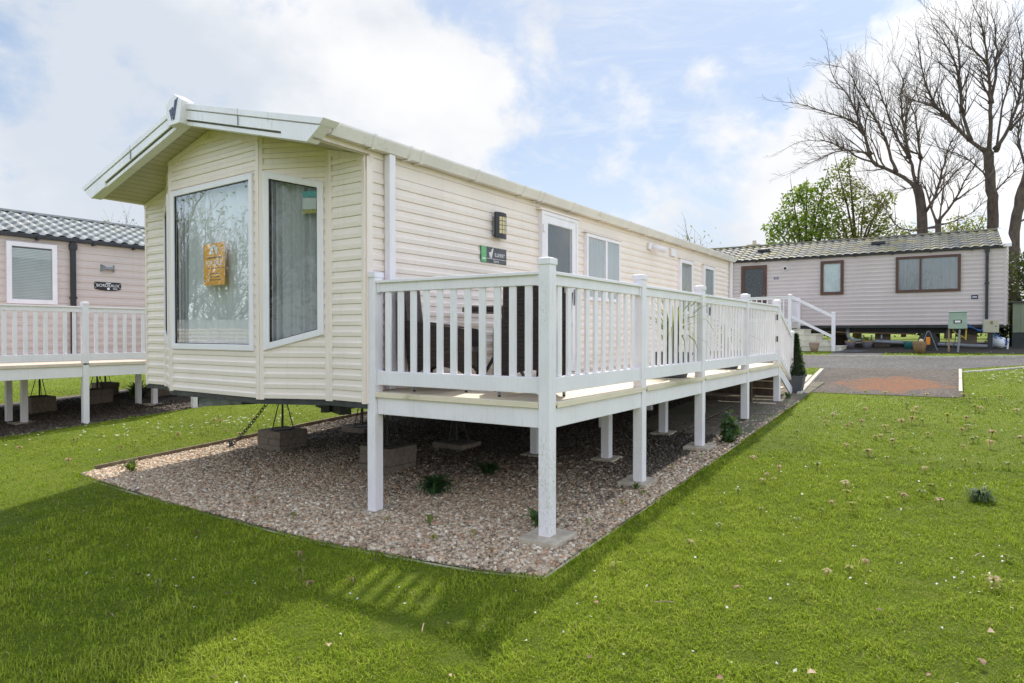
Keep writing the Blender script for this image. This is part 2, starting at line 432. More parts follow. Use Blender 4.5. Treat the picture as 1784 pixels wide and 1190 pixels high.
def frame_poly(mb, pts, w, o, u, n, d0, d1):
    """mitred frame of width w inside the quad pts (along, height), from depth d0 to d1"""
    o, u, n = Vector(o), Vector(u).normalized(), Vector(n).normalized(); k = len(pts)
    c = inset(pts, w)
    P = lambda p, d: o + u*p[0] + Vector((0, 0, p[1])) + n*d
    for i in range(k):
        a, b, ci, di = pts[i], pts[(i+1) % k], c[i], c[(i+1) % k]
        vs = [P(a, d0), P(b, d0), P(di, d0), P(ci, d0), P(a, d1), P(b, d1), P(di, d1), P(ci, d1)]
        mb.add(vs, [(4, 5, 6, 7), (0, 4, 5, 1)[::-1], (3, 2, 6, 7), (0, 1, 2, 3)])
    return c
def inset(pts, w):
    k = len(pts); out = []
    area = sum(pts[i][0]*pts[(i+1) % k][1]-pts[(i+1) % k][0]*pts[i][1] for i in range(k)); sg = 1 if area > 0 else -1
    for i in range(k):
        p0, p1, p2 = Vector(pts[i-1]), Vector(pts[i]), Vector(pts[(i+1) % k])
        d1 = (p1-p0).normalized(); d2 = (p2-p1).normalized()
        n1 = Vector((-d1.y, d1.x))*sg; n2 = Vector((-d2.y, d2.x))*sg
        b = (n1+n2); b = b/(b.dot(n1)) if b.dot(n1) else n1
        out.append(tuple(p1+b*w))
    return out
def curtain(mb, u0, u1, z0, z1, o, u, n, d, amp, folds, seed=0, top=None):
    r = random.Random(seed); o, u, n = Vector(o), Vector(u).normalized(), Vector(n).normalized()
    N = int(folds*8); ph = [r.uniform(0, 6.28) for _ in range(4)]; rows = 5
    def off(t, k):
        x = t*folds*6.283
        return amp*(.6*math.sin(x+ph[0]+.8*math.sin(x*.31+ph[1])) + .3*math.sin(x*1.7+ph[2]) + .15*math.sin(x*.5+ph[3]+k*.5))
    vs = []
    for k in range(rows):
        for i in range(N+1):
            t = i/N; ux = u0+(u1-u0)*t + .0015*math.sin(k*1.3)*(k < rows-1)
            zt = z1 if top is None else top(ux)
            z = z0+(zt-z0)*k/(rows-1)
            vs.append(o + u*ux + Vector((0, 0, z)) + n*(d+off(t, k)*(1.1-.35*k/(rows-1))))
    mb.add(vs, [(k*(N+1)+i, k*(N+1)+i+1, (k+1)*(N+1)+i+1, (k+1)*(N+1)+i) for k in range(rows-1) for i in range(N)])
    return mb
def window(parent, pts, o, u, n, fm, glass='glass', fw=.055, mull=None, back='dark_room', cm=None, seed=0, name='window', blind=False, hood=False):
    """window standing proud of a wall: frame > pane, curtain"""
    mb = MB(); c = frame_poly(mb, pts, fw, o, u, n, .0, .066)
    zs = [p[1] for p in pts]; us = [p[0] for p in pts]
    ov, uv, nv = Vector(o), Vector(u).normalized(), Vector(n).normalized()
    if mull is not None:
        a = ov+uv*mull+nv*.024+Vector((0, 0, min(zs)+fw)); mb.bar(a, a+Vector((0, 0, max(zs)-min(zs)-2*fw)), .05, .038, up=nv) if False else mb.prism([(mull-.03, min(zs)+fw), (mull+.03, min(zs)+fw), (mull+.03, max(zs)-fw), (mull-.03, max(zs)-fw)], ov, uv, (0, 0, 1), nv, .064)
    f = obj(name, mb, fm, parent, bevel=.004)
    P = lambda p, d: ov+uv*p[0]+Vector((0, 0, p[1]))+nv*d
    obj('back_panel', MB().poly([P(p, .0195) for p in c]), back, f)
    if cm:
        cu0, cu1 = min(p[0] for p in c), max(p[0] for p in c); cz0, cz1 = min(p[1] for p in c), max(p[1] for p in c)
        obj('curtain', curtain(MB(), cu0, cu1, cz0, cz1, o, u, n, .036, .012, max(3, (cu1-cu0)*11), seed), cm, f, smooth=True)
    if blind:
        mbb = MB(); cu0, cu1 = min(p[0] for p in c), max(p[0] for p in c); z = min(p[1] for p in c)
        while z < max(p[1] for p in c)-.03:
            mbb.poly([P((cu0, z), .040), P((cu1, z), .040), P((cu1, z+.027), .032), P((cu0, z+.027), .032)]); z += .030
        obj('blind', mbb, 'blind', f)
    obj('pane', MB().poly([P(p, .055) for p in c]), glass, f)
    if hood:
        obj('drip_hood', MB().prism([(min(us)-.05, max(zs)+.004), (max(us)+.05, max(zs)+.004), (max(us)+.05, max(zs)+.022), (min(us)-.05, max(zs)+.022)], ov, uv, (0, 0, 1), nv, .075), 'cream_trim', f)
    return f
def tile_roof(mb, o, u, L, down, slope_len, wave=.2, amp=.016, course=.34, step=.022, nrm=None):
    """pantile sheet: o eave-less ridge origin, u along ridge, down = unit vector downslope"""
    o, u, down = Vector(o), Vector(u).normalized(), Vector(down).normalized(); n = u.cross(down).normalized()
    if n.z < 0: n = -n
    nx = int(L/wave*8); nc = max(1, round(slope_len/course)); course = slope_len/nc
    rows = []
    for c in range(nc):
        for s, lift in ((0.0, 0.0), (.5, step*.5), (1.0, step)): rows.append((c+s, lift))
    vs = []
    for r, lift in rows:
        for i in range(nx+1):
            x = i*L/nx; w = x/wave*2*math.pi
            h = amp*(math.sin(w)+.35*math.sin(2*w+.6)) + lift
            sc_ = .02*math.cos(w) if lift > step*.9 else 0
            vs.append(o + u*x + down*(r*course+sc_) + n*h)
    k = nx+1
    return mb.add(vs, [(r*k+i, r*k+i+1, (r+1)*k+i+1, (r+1)*k+i) for r in range(len(rows)-1) for i in range(nx)])

# ------------------------------------------------------------------ ground
def ground_sheet(name, xs, ys, dz, m, kind='structure', mask=None):
    X, Y = np.meshgrid(xs, ys); Z = g_np(X, Y)+dz
    v = np.stack([X, Y, Z], -1).reshape(-1, 3); nx, ny = len(xs), len(ys)
    i, j = np.meshgrid(np.arange(nx-1), np.arange(ny-1)); a = (j*nx+i).ravel()
    f = np.stack([a, a+1, a+nx+1, a+nx], -1)
    o = obj_np(name, v, f, m); tag(o, kind=kind); return o
far = np.array([-900, -400, -200, -120, -80, -60])
xs = np.concatenate([far, np.arange(-50, 50.1, 1.0), -far[::-1]])
ys = np.concatenate([far, np.arange(-50, 60.1, 1.0), -far[::-1]*1.0+10])
ground_sheet('lawn', xs, ys, 0, 'lawn')
GX0, GX1, GY0, GY1 = -8.74, -2.24, 3.40, 15.4
edge_y = lambda x: np.interp(x, [-8.74, -6.4, -4.1, -2.74, -2.24], [3.40, 3.30, 3.32, 3.49, 3.62])
gxs = np.linspace(GX0, GX1, 40); gv = np.linspace(0, 1, 14)**1.5
gX = np.tile(gxs, 14); gY = np.concatenate([edge_y(gxs)*(1-v)+GY1*v for v in gv]); gI = (np.arange(13)[:, None]*40+np.arange(39)[None]).ravel()
tag(obj_np('gravel_bed', np.stack([gX, gY, g_np(gX, gY)+.004], -1), np.stack([gI, gI+1, gI+41, gI+40], -1), 'gravel'), kind='structure')
ground_sheet('gravel_bed', np.linspace(-19.0, -13.05, 8), np.linspace(1.0, 13.5, 12), .004, 'gravel')
# road with a near edge that swings away at the right, and the drive running up to the lawn
def strip_sheet(name, quads, dz, m):
    mb = MB()
    for q in quads: mb.poly([(x, y, g(x, y)+dz) for x, y in q])
    o = obj(name, mb, m); tag(o, kind='structure'); return o
near = lambda x: 17.9 + (0 if x < -.3 else .95*(x+.3) if x < 3 else 3.1+.25*(x-3))
farx = lambda x: 21.3 + (0 if x < 0 else .25*x)
xr = [-40, -20, -10, -6, -4, -3, -2, -1, -.3, .3, .8, 1.3, 2, 3, 5, 9, 20, 40]
strip_sheet('road', [[(a, near(a)), (b, near(b)), (b, farx(b)), (a, farx(a))] for a, b in zip(xr, xr[1:])], .005, 'road')
strip_sheet('driveway', [[(-2.42-.09*(y-13)/1.0*1.0 if False else -2.40-.075*(y-12.7), y), (.02, y), (.02, y+1), (-2.40-.075*(y+1-12.7), y+1)] for y in np.arange(13.2, 17.2, 1)]
            + [[(-2.74, 17.2), (.02, 17.2), (.02, 18.0), (-2.8, 18.0)]], .009, 'drive')
strip_sheet('verge_soil', [[(x, y), (x+1, y), (x+1, y+1), (x, y+1)] for x in np.arange(-11, 2.4, 1) for y in np.arange(23, 30, 1) if not (x < -3.6 and y < 24)], .010, 'soil')
# paving slabs beside the veranda and up to its steps
mb = MB(); y = 8.55; k = 0
while y < 14.6:
    L = .88
    for x0, x1 in ((-3.95, -3.10), (-3.08, -2.26)):
        if y > 12.9: x0, x1 = x0+.35-.0*k, x1+.0
        if y > 12.9 and x0 < -3: x0 = x0-.35
        dz = random.uniform(-.004, .006)
        ps = [(x0, y), (x1-.012, y), (x1-.012, y+L-.014), (x0, y+L-.014)]
        mb.add([(a, b, g(a, b)-.03) for a, b in ps]+[(a, b, g(a, b)+.028+dz) for a, b in ps], [(4, 5, 6, 7), (0, 1, 5, 4), (1, 2, 6, 5), (2, 3, 7, 6), (3, 0, 4, 7)])
    y += L; k += 1
tag(obj('path', mb, 'slab', bevel=.006), kind='structure')
strip_sheet('path', [[(-3.9, y), (-2.62-.075*(y-14.3), y), (-2.62-.075*(y+.8-14.3), y+.8), (-3.9, y+.8)] for y in (14.6, 15.4)], .012, 'kerb')

def edging(name, m, pts, w, h0, h1, label, cat):
    mb = MB(); n = len(pts)-1
    for a, b in zip(pts, pts[1:]):
        L = math.dist(a, b); k = max(1, round(L/1.0))
        for i in range(k):
            p = [a[j]+(b[j]-a[j])*(i+.004)/k for j in (0, 1)]; q = [a[j]+(b[j]-a[j])*(i+.996)/k for j in (0, 1)]
            dz = random.uniform(-.006, .006)
            mb.bar((*p, g(*p)+(h0+h1)/2+dz), (*q, g(*q)+(h0+h1)/2+dz), w, h1-h0)
    c = pts[0]
    o = obj(name, mb, m, loc=(c[0], c[1], g(*c)), bevel=.004)
    return tag(o, label, cat)
edging('timber_edging', 'timber_edge', [(-8.77, 3.6), (-8.77, 15.4)], .035, -.05, .065, 'weathered brown timber board along the far left side of the gravel bed', 'edging')
edging('stone_edging', 'concrete', [(-8.5, 3.36), (-6.4, 3.27), (-4.1, 3.29), (-2.74, 3.46), (-2.24, 3.60), (-2.24, 8.5)], .022, -.05, .006, 'low pale edging strip round the front corner of the gravel bed', 'edging')
edging('kerb_stone', 'kerb', [(.04, 13.4), (.04, 17.3)], .055, -.05, .10, 'straight pale concrete kerb on the right of the drive', 'kerb')
edging('kerb_stone', 'kerb', [(.1, 17.42), (.6, 17.95), (1.3, 18.75), (2.2, 19.6), (3.2, 20.6)], .07, -.05, .035, 'low curved kerb between the lawn and the road', 'kerb')
edging('kerb_stone', 'kerb', [(-2.40, 12.75), (-2.74, 17.3)], .08, -.05, .06, 'pale concrete kerb on the left of the drive beside the topiary', 'kerb')
edging('kerb_stone', 'kerb', [(-12, 21.4), (0, 21.4), (3, 22.1), (8, 23.3)], .08, -.05, .05, 'long kerb on the far side of the road', 'kerb')

# ------------------------------------------------------------------ the cream caravan
XL, XR, YF, YB, ZB = -8.35, -4.39, 4.03, 15.3, .97
XM = (XL+XR)/2
van = empty('static_caravan', (XM, YF, ZB), 'long cream static caravan with a bay window front, raised on block piers', 'caravan')
soff = lambda x: 3.70 - .25*abs(x-XM)
# front: flange - hip - centre - hip - flange
BY = 3.735
pl = [(XL, YF), (-7.86, YF), (-7.20, BY), (-5.54, BY), (-4.88, YF), (XR, YF)]
def face_poly(p, q, z0=ZB):
    """wall polygon of one front face in its own (along, height) frame, up to the soffit"""
    L = math.dist(p, q); pts = [(0, z0), (L, z0), (L, soff(q[0])+.01)]
    if (p[0]-XM)*(q[0]-XM) < 0:
        k = (XM-p[0])/(q[0]-p[0]); pts.append((L*k, soff(XM)+.01))
    pts.append((0, soff(p[0])+.01)); return pts
def around(poly, win):
    """split a wall polygon round a four-cornered window (BL, BR, TR, TL): left, right, below, above"""
    bl, br, tr, tl = win; out = []
    out.append(clip(poly, 0, bl[0], False)); out.append(clip(poly, 0, br[0], True))
    mid = clip(clip(poly, 0, bl[0], True), 0, br[0], False)
    lo = min(p[1] for p in mid)
    hi = [p for p in mid if p[1] > 2.0]
    out.append([(bl[0], lo), (br[0], lo), br, bl])
    hi.sort(key=lambda p: -p[0])
    top = [tl, tr] + hi
    out.append(top); return [q for q in out if len(q) >= 3]
fr = MB(); wins = {}
for i, (p, q) in enumerate(zip(pl, pl[1:])):
    u = Vector((q[0]-p[0], q[1]-p[1], 0)).normalized(); n = Vector((u.y, -u.x, 0)); L = math.dist(p, q)
    P = face_poly(p, q)
    if i == 2: w = [(.065, 1.425), (L-.085, 1.425), (L-.085, 3.153), (.065, 3.153)]
    elif i == 3: w = [(.045, 1.430), (L-.055, 1.585), (L-.055, 3.020), (.045, 3.152)]
    elif i == 1: w = [(.055, 1.585), (L-.045, 1.430), (L-.045, 3.152), (.055, 3.020)]
    else: w = None
    clad(fr, around(P, w) if w else [P], (*p, 0), u, n, ZB)
    if w: wins[i] = (p, u, n, w)
obj('front_wall', fr, 'cream', van)
# corner posts of the front
def vtrim(x, y, w, ux, uy, nx, ny, z0, z1, d=.017):
    o = Vector((x, y, 0)); u = Vector((ux, uy, 0)).normalized(); n = Vector((nx, ny, 0)).normalized()
    obj('corner_trim', MB().prism([(-w/2, z0), (w/2, z0), (w/2, z1), (-w/2, z1)], o-n*.002, u, (0, 0, 1), n, d+.002), 'cream_trim', van, bevel=.003)
for i, (p, q) in enumerate(zip(pl, pl[1:])):
    u = Vector((q[0]-p[0], q[1]-p[1], 0)).normalized(); n = Vector((u.y, -u.x, 0))
    for e, s in ((p, 1), (q, -1)):
        w = .055 if i in (2,) else .042
        c = Vector((*e, 0)) + u*s*w/2
        vtrim(c.x, c.y, w, u.x, u.y, n.x, n.y, ZB-.012, min(soff(c.x-u.x*w/2), soff(c.x+u.x*w/2)))
vtrim(XR, YF+.035, .07, 0, 1, 1, 0, ZB-.012, 3.24); vtrim(XL, YF+.035, .07, 0, 1, -1, 0, ZB-.012, 3.24)
# rake trim under the soffit on the centre face and the flanges
for (p, q) in ((pl[0], pl[1]), (pl[2], (XM, BY)), ((XM, BY), pl[3]), (pl[4], pl[5])):
    obj('rake_trim', MB().bar((p[0], p[1]-.012, soff(p[0])-.035), (q[0], q[1]-.012, soff(q[0])-.035), .022, .06), 'cream_trim', van)
# bay windows
for i in (1, 2, 3):
    p, u, n, w = wins[i]
    mb = MB(); c = frame_poly(mb, w, .062, (*p, 0), u, n, -.05, .032)
    wf = obj('window', mb, 'white', van, bevel=.006)
    P = lambda a, d: Vector((*p, 0))+u*a[0]+Vector((0, 0, a[1]))+n*d
    gk = MB(); frame_poly(gk, c, .006, (*p, 0), u, n, -.02, .018); obj('gasket', gk, 'rubber', wf)
    obj('pane', MB().poly([P(a, .012) for a in c]), 'glass_front' if i == 2 else 'glass', wf)
    us = [a[0] for a in c]
    if i == 2:
        obj('net_curtain', curtain(MB(), us[0]-.05, max(us)+.05, 1.40, 3.2, (*p, 0), u, n, -.10, .052, 8, 3), 'net', wf, smooth=True)
        obj('drape', curtain(MB(), us[0]-.12, us[0]+.16, 1.40, 3.2, (*p, 0), u, n, -.10, .02, 4, 5), 'grey_curtain', wf, smooth=True)
        obj('drape', curtain(MB(), max(us)-.20, max(us)+.06, 1.40, 3.2, (*p, 0), u, n, -.10, .02, 4, 6), 'net', wf, smooth=True)
    else:
        obj('drape', curtain(MB(), us[0]-.06, max(us)+.06, 1.40, 3.2, (*p, 0), u, n, -.09, .035, 6.5, 9+i), 'grey_curtain', wf, smooth=True)
# energy label stuck in the right bay pane
p, u, n, w = wins[3]; a0 = Vector((*p, 0))
for zz0, zz1, m_ in ((2.885, 2.945, 'teal'), (2.775, 2.880, 'blind'), (2.735, 2.772, 'olive')):
    obj('energy_label', MB().prism([(.45, zz0), (.588, zz0), (.588, zz1), (.45, zz1)], a0+n*.004, u, (0, 0, 1), n, .002), m_, van)
# side and back walls
sw = MB(); clad(sw, [[(0, ZB), (YB-YF, ZB), (YB-YF, 3.07), (0, 3.07)]], (XR, YF, 0), (0, 1, 0), (1, 0, 0), ZB)
sw.box(XR, XR+.007, YF, YB, 3.071, 3.19); sw.box(XR, XR+.014, YF, YB, 3.192, 3.30)
obj('side_wall', sw, 'cream', van)
sw = MB(); clad(sw, [[(0, ZB), (YB-YF, ZB), (YB-YF, 3.3), (0, 3.3)]], (XL, YB, 0), (0, -1, 0), (-1, 0, 0), ZB)
obj('side_wall', sw, 'cream', van)
sw = MB(); clad(sw, [[(0, ZB), (XR-XL, ZB), (XR-XL, 3.21), ((XR-XL)/2, 3.7), (0, 3.21)]], (XR, YB, 0), (-1, 0, 0), (0, 1, 0), ZB)
obj('rear_wall', sw, 'cream', van)
obj('room_lining', MB().box(XL+.08, XR-.08, YF+.55, YB-.1, ZB+.02, 3.19), 'room', van)
obj('floor', MB().prism([(x-XM, y-YF) for x, y in pl]+[(XR-XM, YB-YF), (XL-XM, YB-YF)], (XM, YF, ZB-.055), (1, 0, 0), (0, 1, 0), (0, 0, 1), .05), 'dark_metal', van)
# rear corner trim
obj('corner_trim', MB().box(XR-.01, XR+.016, YB-.07, YB+.012, ZB-.01, 3.2), 'cream_trim', van)
# soffit boards and the side beam of the overhang
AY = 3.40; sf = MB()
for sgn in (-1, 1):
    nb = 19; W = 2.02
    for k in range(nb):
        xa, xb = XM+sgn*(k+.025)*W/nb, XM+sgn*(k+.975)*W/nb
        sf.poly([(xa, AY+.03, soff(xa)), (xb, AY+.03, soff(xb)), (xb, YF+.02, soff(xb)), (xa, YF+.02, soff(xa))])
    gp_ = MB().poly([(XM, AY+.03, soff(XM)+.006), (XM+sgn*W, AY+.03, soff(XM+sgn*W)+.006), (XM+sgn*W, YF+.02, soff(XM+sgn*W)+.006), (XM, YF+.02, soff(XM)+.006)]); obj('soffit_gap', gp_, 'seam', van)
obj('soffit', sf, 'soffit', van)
for s, xx in ((1, XR), (-1, XL)):
    obj('overhang_beam', MB().box(min(xx, xx+s*.03), max(xx, xx+s*.03), AY+.05, YF-.002, 3.195, 3.315), 'cream_trim', van, bevel=.003)
# apron board across the gable, three layers
top = lambda x: 3.885 - .256*abs(x-XM)
for s in (-1, 1):
    X = lambda d: XM + s*d
    ap = MB()
    def pr_(poly, y0, y1):
        ap.prism([(q[0], q[1]) for q in poly], (0, y0, 0), (1, 0, 0), (0, 0, 1), (0, 1, 0), y1-y0)
    low = [(X(0), top(X(0))-.21), (X(0), top(X(0))-.01), (X(2.18), top(X(2.18))-.012), (X(2.12), top(X(2.18))-.05), (X(1.965), top(X(1.965))-.21)]
    pr_(low, 3.425, 3.52)
    pr_([(X(0), top(X(0))-.155), (X(0), top(X(0))-.065), (X(2.135), top(X(2.135))-.065), (X(1.965), top(X(1.965))-.212), (X(1.62), top(X(1.62))-.212), (X(1.62), top(X(1.62))-.155)], 3.405, 3.4249)
    pr_([(X(0), top(X(0))-.058), (X(0), top(X(0))), (X(2.19), top(X(2.19))), (X(2.135), top(X(2.135))-.058)], 3.396, 3.56)
    obj('apron_board', ap, 'apron', van, bevel=.004)
    seam = MB().prism([(X(1.0), top(X(1.0))-.150), (X(1.002), top(X(1.0))-.150), (X(1.002), top(X(1.0))), (X(1.0), top(X(1.0)))], (0, 3.394, 0), (1, 0, 0), (0, 0, 1), (0, 1, 0), .012)
    obj('apron_joint', seam, 'pipe_grey', van)
    wd = MB()
    wd.prism([(X(0), top(X(0))-.170), (X(0), top(X(0))-.156), (X(1.61), top(X(1.61))-.156), (X(1.61), top(X(1.61))-.170)], (0, 3.4222, 0), (1, 0, 0), (0, 0, 1), (0, 1, 0), .004)
    obj('apron_groove', wd, 'seam', van)
em = MB().prism([(-.155, 3.87), (0, 3.955), (.155, 3.87), (.105, 3.655), (-.105, 3.655)], (XM, 3.345, 0), (1, 0, 0), (0, 0, 1), (0, 1, 0), .12)
emb = obj('emblem_block', em, 'apron', van, bevel=.006)
def w_mark(mb, o, u, v, n, s):
    """the tall slanting W: a short left arm and a long right arm, each split by a thin gap"""
    for poly in ([(-.50, .10), (-.33, .15), (-.17, -.42), (-.22, -.60)], [(-.27, .17), (-.06, .24), (-.015, .02), (-.12, -.33)],
                 [(-.10, -.47), (.16, .60), (.31, .66), (-.02, -.62)], [(.04, -.50), (.37, .68), (.52, .74), (.10, -.60)]):
        mb.prism([(a*s, b*s) for a, b in poly], o, u, v, n, .004)
    return mb
obj('emblem_mark', w_mark(MB(), (XM, 3.3445, 3.79), (1, 0, 0), (0, 0, 1), (0, -1, 0), .155), 'navy', emb)
# roof
for s in (-1, 1):
    dn = Vector((s*1, 0, -.256)).normalized(); L = 2.10/dn.x*s
    rf = tile_roof(MB(), (XM, 3.57, 3.862), (0, 1, 0), YB+.10-3.57, dn, L-.04, wave=.36, amp=.013)
    obj('roof', rf, 'tile_dark', van, smooth=True)
obj('ridge_cap', MB().bar((XM, 3.60, 3.868), (XM, YB+.1, 3.868), .16, .03), 'tile_dark', van)
# gutter on the veranda side (square section) and its brackets
gp = [(XR+.02, 3.345), (XR+.02, 3.250), (XR+.105, 3.245), (XR+.145, 3.335), (XR+.145, 3.352), (XR+.125, 3.352), (XR+.10, 3.262), (XR+.035, 3.262), (XR+.035, 3.345)]
gut = obj('gutter', MB().prism(gp, (0, 3.56, 0), (1, 0, 0), (0, 0, 1), (0, 1, 0), YB+.03-3.56), 'gutter', van)
for yb in [4.0, 4.46, 4.62, 5.5, 6.4, 6.75, 6.85, 7.6, 8.5, 9.4, 10.1, 10.2, 10.9, 11.8, 12.7, 13.4, 13.5, 14.2, 14.9]:
    bp = [(XR+.014, 3.235), (XR+.110, 3.231), (XR+.153, 3.335), (XR+.153, 3.357), (XR+.143, 3.357), (XR+.103, 3.243), (XR+.014, 3.246)]
    obj('bracket', MB().prism(bp, (0, yb, 0), (1, 0, 0), (0, 0, 1), (0, 1, 0), .032), 'gutter', gut)
gl = [(2*XM-a, b) for a, b in gp]
obj('gutter', MB().prism(gl, (0, 3.56, 0), (1, 0, 0), (0, 0, 1), (0, 1, 0), YB+.03-3.56), 'gutter', van)
obj('downpipe', MB().box(XR+.022, XR+.095, 4.235, 4.312, 1.08, 3.246), 'white', van, bevel=.006)
obj('downpipe', MB().box(XR+.022, XR+.080, YB-.16, YB-.09, .6, 3.246), 'white', van, bevel=.006)
# door
WO, WU, WN = (XR, 0, 0), (0, 1, 0), (1, 0, 0)
Y0, Y1 = 6.915, 7.85
dm = MB(); c = frame_poly(dm, [(Y0, 1.08), (Y1, 1.08), (Y1, 3.155), (Y0, 3.155)], .05, WO, WU, WN, 0, .068)
door = obj('door', dm, 'white', van, bevel=.005)
dl = MB(); c2 = frame_poly(dl, [(Y0+.05, 1.13), (Y1-.05, 1.13), (Y1-.05, 3.105), (Y0+.05, 3.105)], .10, WO, WU, WN, 0, .060)
leaf = obj('door_leaf', dl, 'white', door, bevel=.004)
P = lambda a, d: Vector((XR+d, a[0], a[1]))
obj('back_panel', MB().poly([P(a, .021) for a in c2]), 'dark_room', door)
obj('pane', MB().poly([P(a, .046) for a in c2]), 'glass', door)
gb = MB()
for z in (1.55, 2.0): gb.box(XR+.048, XR+.054, Y0+.16, Y1-.16, z, z+.03)
obj('glazing_bar', gb, 'white', door)
obj('handle', MB().box(XR+.060, XR+.112, Y1-.11, Y1-.085, 2.03, 2.17).box(XR+.060, XR+.075, Y1-.12, Y1-.075, 1.98, 2.2), 'galv', door, bevel=.004)
hg = MB()
for z in (1.3, 2.1, 2.88): hg.box(XR+.062, XR+.088, Y0+.005, Y0+.06, z, z+.10)
obj('hinge', hg, 'white', door, bevel=.005)
obj('drip_hood', MB().box(XR+.003, XR+.08, Y0-.06, Y1+.06, 3.157, 3.178), 'cream_trim', door)
# side windows
window(van, [(8.11, 2.07), (9.22, 2.07), (9.22, 3.02), (8.11, 3.02)], WO, WU, WN, 'white', mull=.55+8.11+.08, cm='grey_curtain', seed=2, fw=.05, hood=True)
window(van, [(11.85, 1.95), (12.56, 1.95), (12.56, 3.01), (11.85, 3.01)], WO, WU, WN, 'white', cm='grey_curtain', seed=14, fw=.07, hood=True)
window(van, [(13.24, 1.95), (13.95, 1.95), (13.95, 3.01), (13.24, 3.01)], WO, WU, WN, 'white', cm='grey_curtain', seed=4, fw=.07, hood=True)
# wall lamp: curved black front with a grid of warm panes
lm = MB(); lw, lz0, lz1, yc = .105, 2.685, 2.975, 6.01
arc = [(-lw+2*lw*i/10, .060+.052*math.cos((i-5)/5*1.2)) for i in range(11)]
lm.prism([(-lw, .055)]+arc+[(lw, .055)], (XR, yc, lz0), (0, 1, 0), (1, 0, 0), (0, 0, 1), lz1-lz0)
lamp = obj('wall_lamp', lm, 'black_plastic', van, bevel=.003)
obj('lamp_back', MB().box(XR+.008, XR+.054, yc-.085, yc+.085, lz0+.03, lz1-.05), 'galv', lamp)
pn = MB()
for r_ in range(4):
    for cidx in range(3):
        ya, yb = -.066+cidx*.045, -.066+cidx*.045+.038; za = lz0+.05+r_*.049
        f1 = lambda t: .060+.052*math.cos(t/lw*1.2)+.004
        pn.add([(XR+f1(ya), yc+ya, za), (XR+f1(yb), yc+yb, za), (XR+f1(yb), yc+yb, za+.042), (XR+f1(ya), yc+ya, za+.042)], [(0, 1, 2, 3)])
obj('lamp_pane', pn, 'lamp_glass', lamp)
# name plaque
pq = obj('name_plaque', MB().box(XR+.016, XR+.024, 5.70, 6.19, 2.395, 2.575), 'plaque_black', van, bevel=.002)
obj('green_band', MB().box(XR+.0242, XR+.027, 5.703, 5.795, 2.398, 2.572), 'plaque_green', pq)
obj('plaque_mark', w_mark(MB(), (XR+.0242, 5.885, 2.50), (0, 1, 0), (0, 0, 1), (1, 0, 0), .088), 'letter', pq)
text('lettering', 'ILLERBY', .060, (XR+.0252, 6.055, 2.492), (0, 1, 0), (0, 0, 1), 'letter', pq, xs=.95)
obj('rule_line', MB().box(XR+.0242, XR+.026, 5.80, 6.18, 2.442, 2.446), 'letter', pq)
text('lettering', 'Sierra', .044, (XR+.0252, 5.985, 2.419), (0, 1, 0), (0, 0, 1), 'letter', pq)
obj('band_mark', MB().box(XR+.0272, XR+.0282, 5.722, 5.776, 2.428, 2.445), 'letter', pq)
# floodlight and vent further along the wall
fl = obj('floodlight', MB().box(XR+.008, XR+.06, 10.38, 10.52, 3.03, 3.14), 'white', van, bevel=.008)
fl2 = MB()
for dy in (.03, .22): fl2.tube([(XR+.06, 10.46+dy, 3.09), (XR+.13, 10.50+dy, 3.06), (XR+.19, 10.53+dy, 3.03)], [.025, .05, .055], 12)
obj('lamp_head', fl2, 'white', fl)
obj('vent', MB().box(XR+.008, XR+.05, 11.43, 11.66, 3.02, 3.16), 'white', van, bevel=.008)
# chassis under the floor
ch = MB()
for x in (-7.45, -5.30):
    ch.box(x-.035, x+.035, 4.6, YB-.3, .80, .915)
for y in (5.3, 7.0, 8.7, 10.4, 12.2, 14): ch.box(-8.1, -4.6, y-.03, y+.03, .84, .90)
obj('chassis', ch, 'dark_metal', van, bevel=.004)
tb = MB(); tb.bar((-6.85, 4.05, .83), (-6.1, 5.4, .83), .09, .085).bar((-5.35, 4.35, .83), (-6.1, 5.4, .83), .09, .10).bar((-5.85, 4.70, .82), (-5.05, 4.36, .82), .12, .08)
obj('tow_frame', tb, 'dark_metal', van, bevel=.004)
bx = MB(); frame_poly(bx, [(-.055, -.05), (.055, -.05), (.055, .05), (-.055, .05)], .008, (-6.92, 3.96, .86), (1, -.1, 0), (-.49, -.87, 0), -.12, .02)
obj('tow_tube', MB().bar((-6.93, 3.90, .835), (-6.72, 4.28, .835), .10, .09), 'galv', van, bevel=.003)
obj('tow_tube_mouth', MB().bar((-6.936, 3.889, .835), (-6.93, 3.90, .835), .075, .065), 'rubber', van)

# poster in the bay window
ps = empty('for_sale_poster', (-6.32, BY+.01, 2.10), 'orange for sale poster with pale lettering stuck inside the bay window pane', 'poster')
po, pu, pv = Vector((-6.32, BY-.009, 2.31)), (1, 0, 0), (0, 0, 1)
obj('sheet', MB().prism([(-.195, -.215), (.195, -.215), (.195, .22), (-.195, .215)], po, pu, pv, (0, 1, 0), .003), 'orange', ps)
for i, (z, w_) in enumerate(((-.045, .30), (-.10, .18), (-.135, .17), (-.165, .22))):
    obj('small_print', MB().prism([(-w_/2+.02, z), (w_/2+.02, z), (w_/2+.02, z+.008), (-w_/2+.02, z+.008)], po, pu, pv, (0, -1, 0), .0012), 'tan_pot' if i == 0 else 'timber_edge', ps)
for z, x in ((-.10, -.10), (-.135, -.085), (-.17, -.14)):
    obj('print_icon', MB().lathe([(.001, 0)], (0, 0, 0), 3) if False else MB().prism([(x+.012*math.cos(k), z+.012*math.sin(k)) for k in np.linspace(0, 5.5, 8)], po, pu, pv, (0, -1, 0), .0012), 'letter', ps)
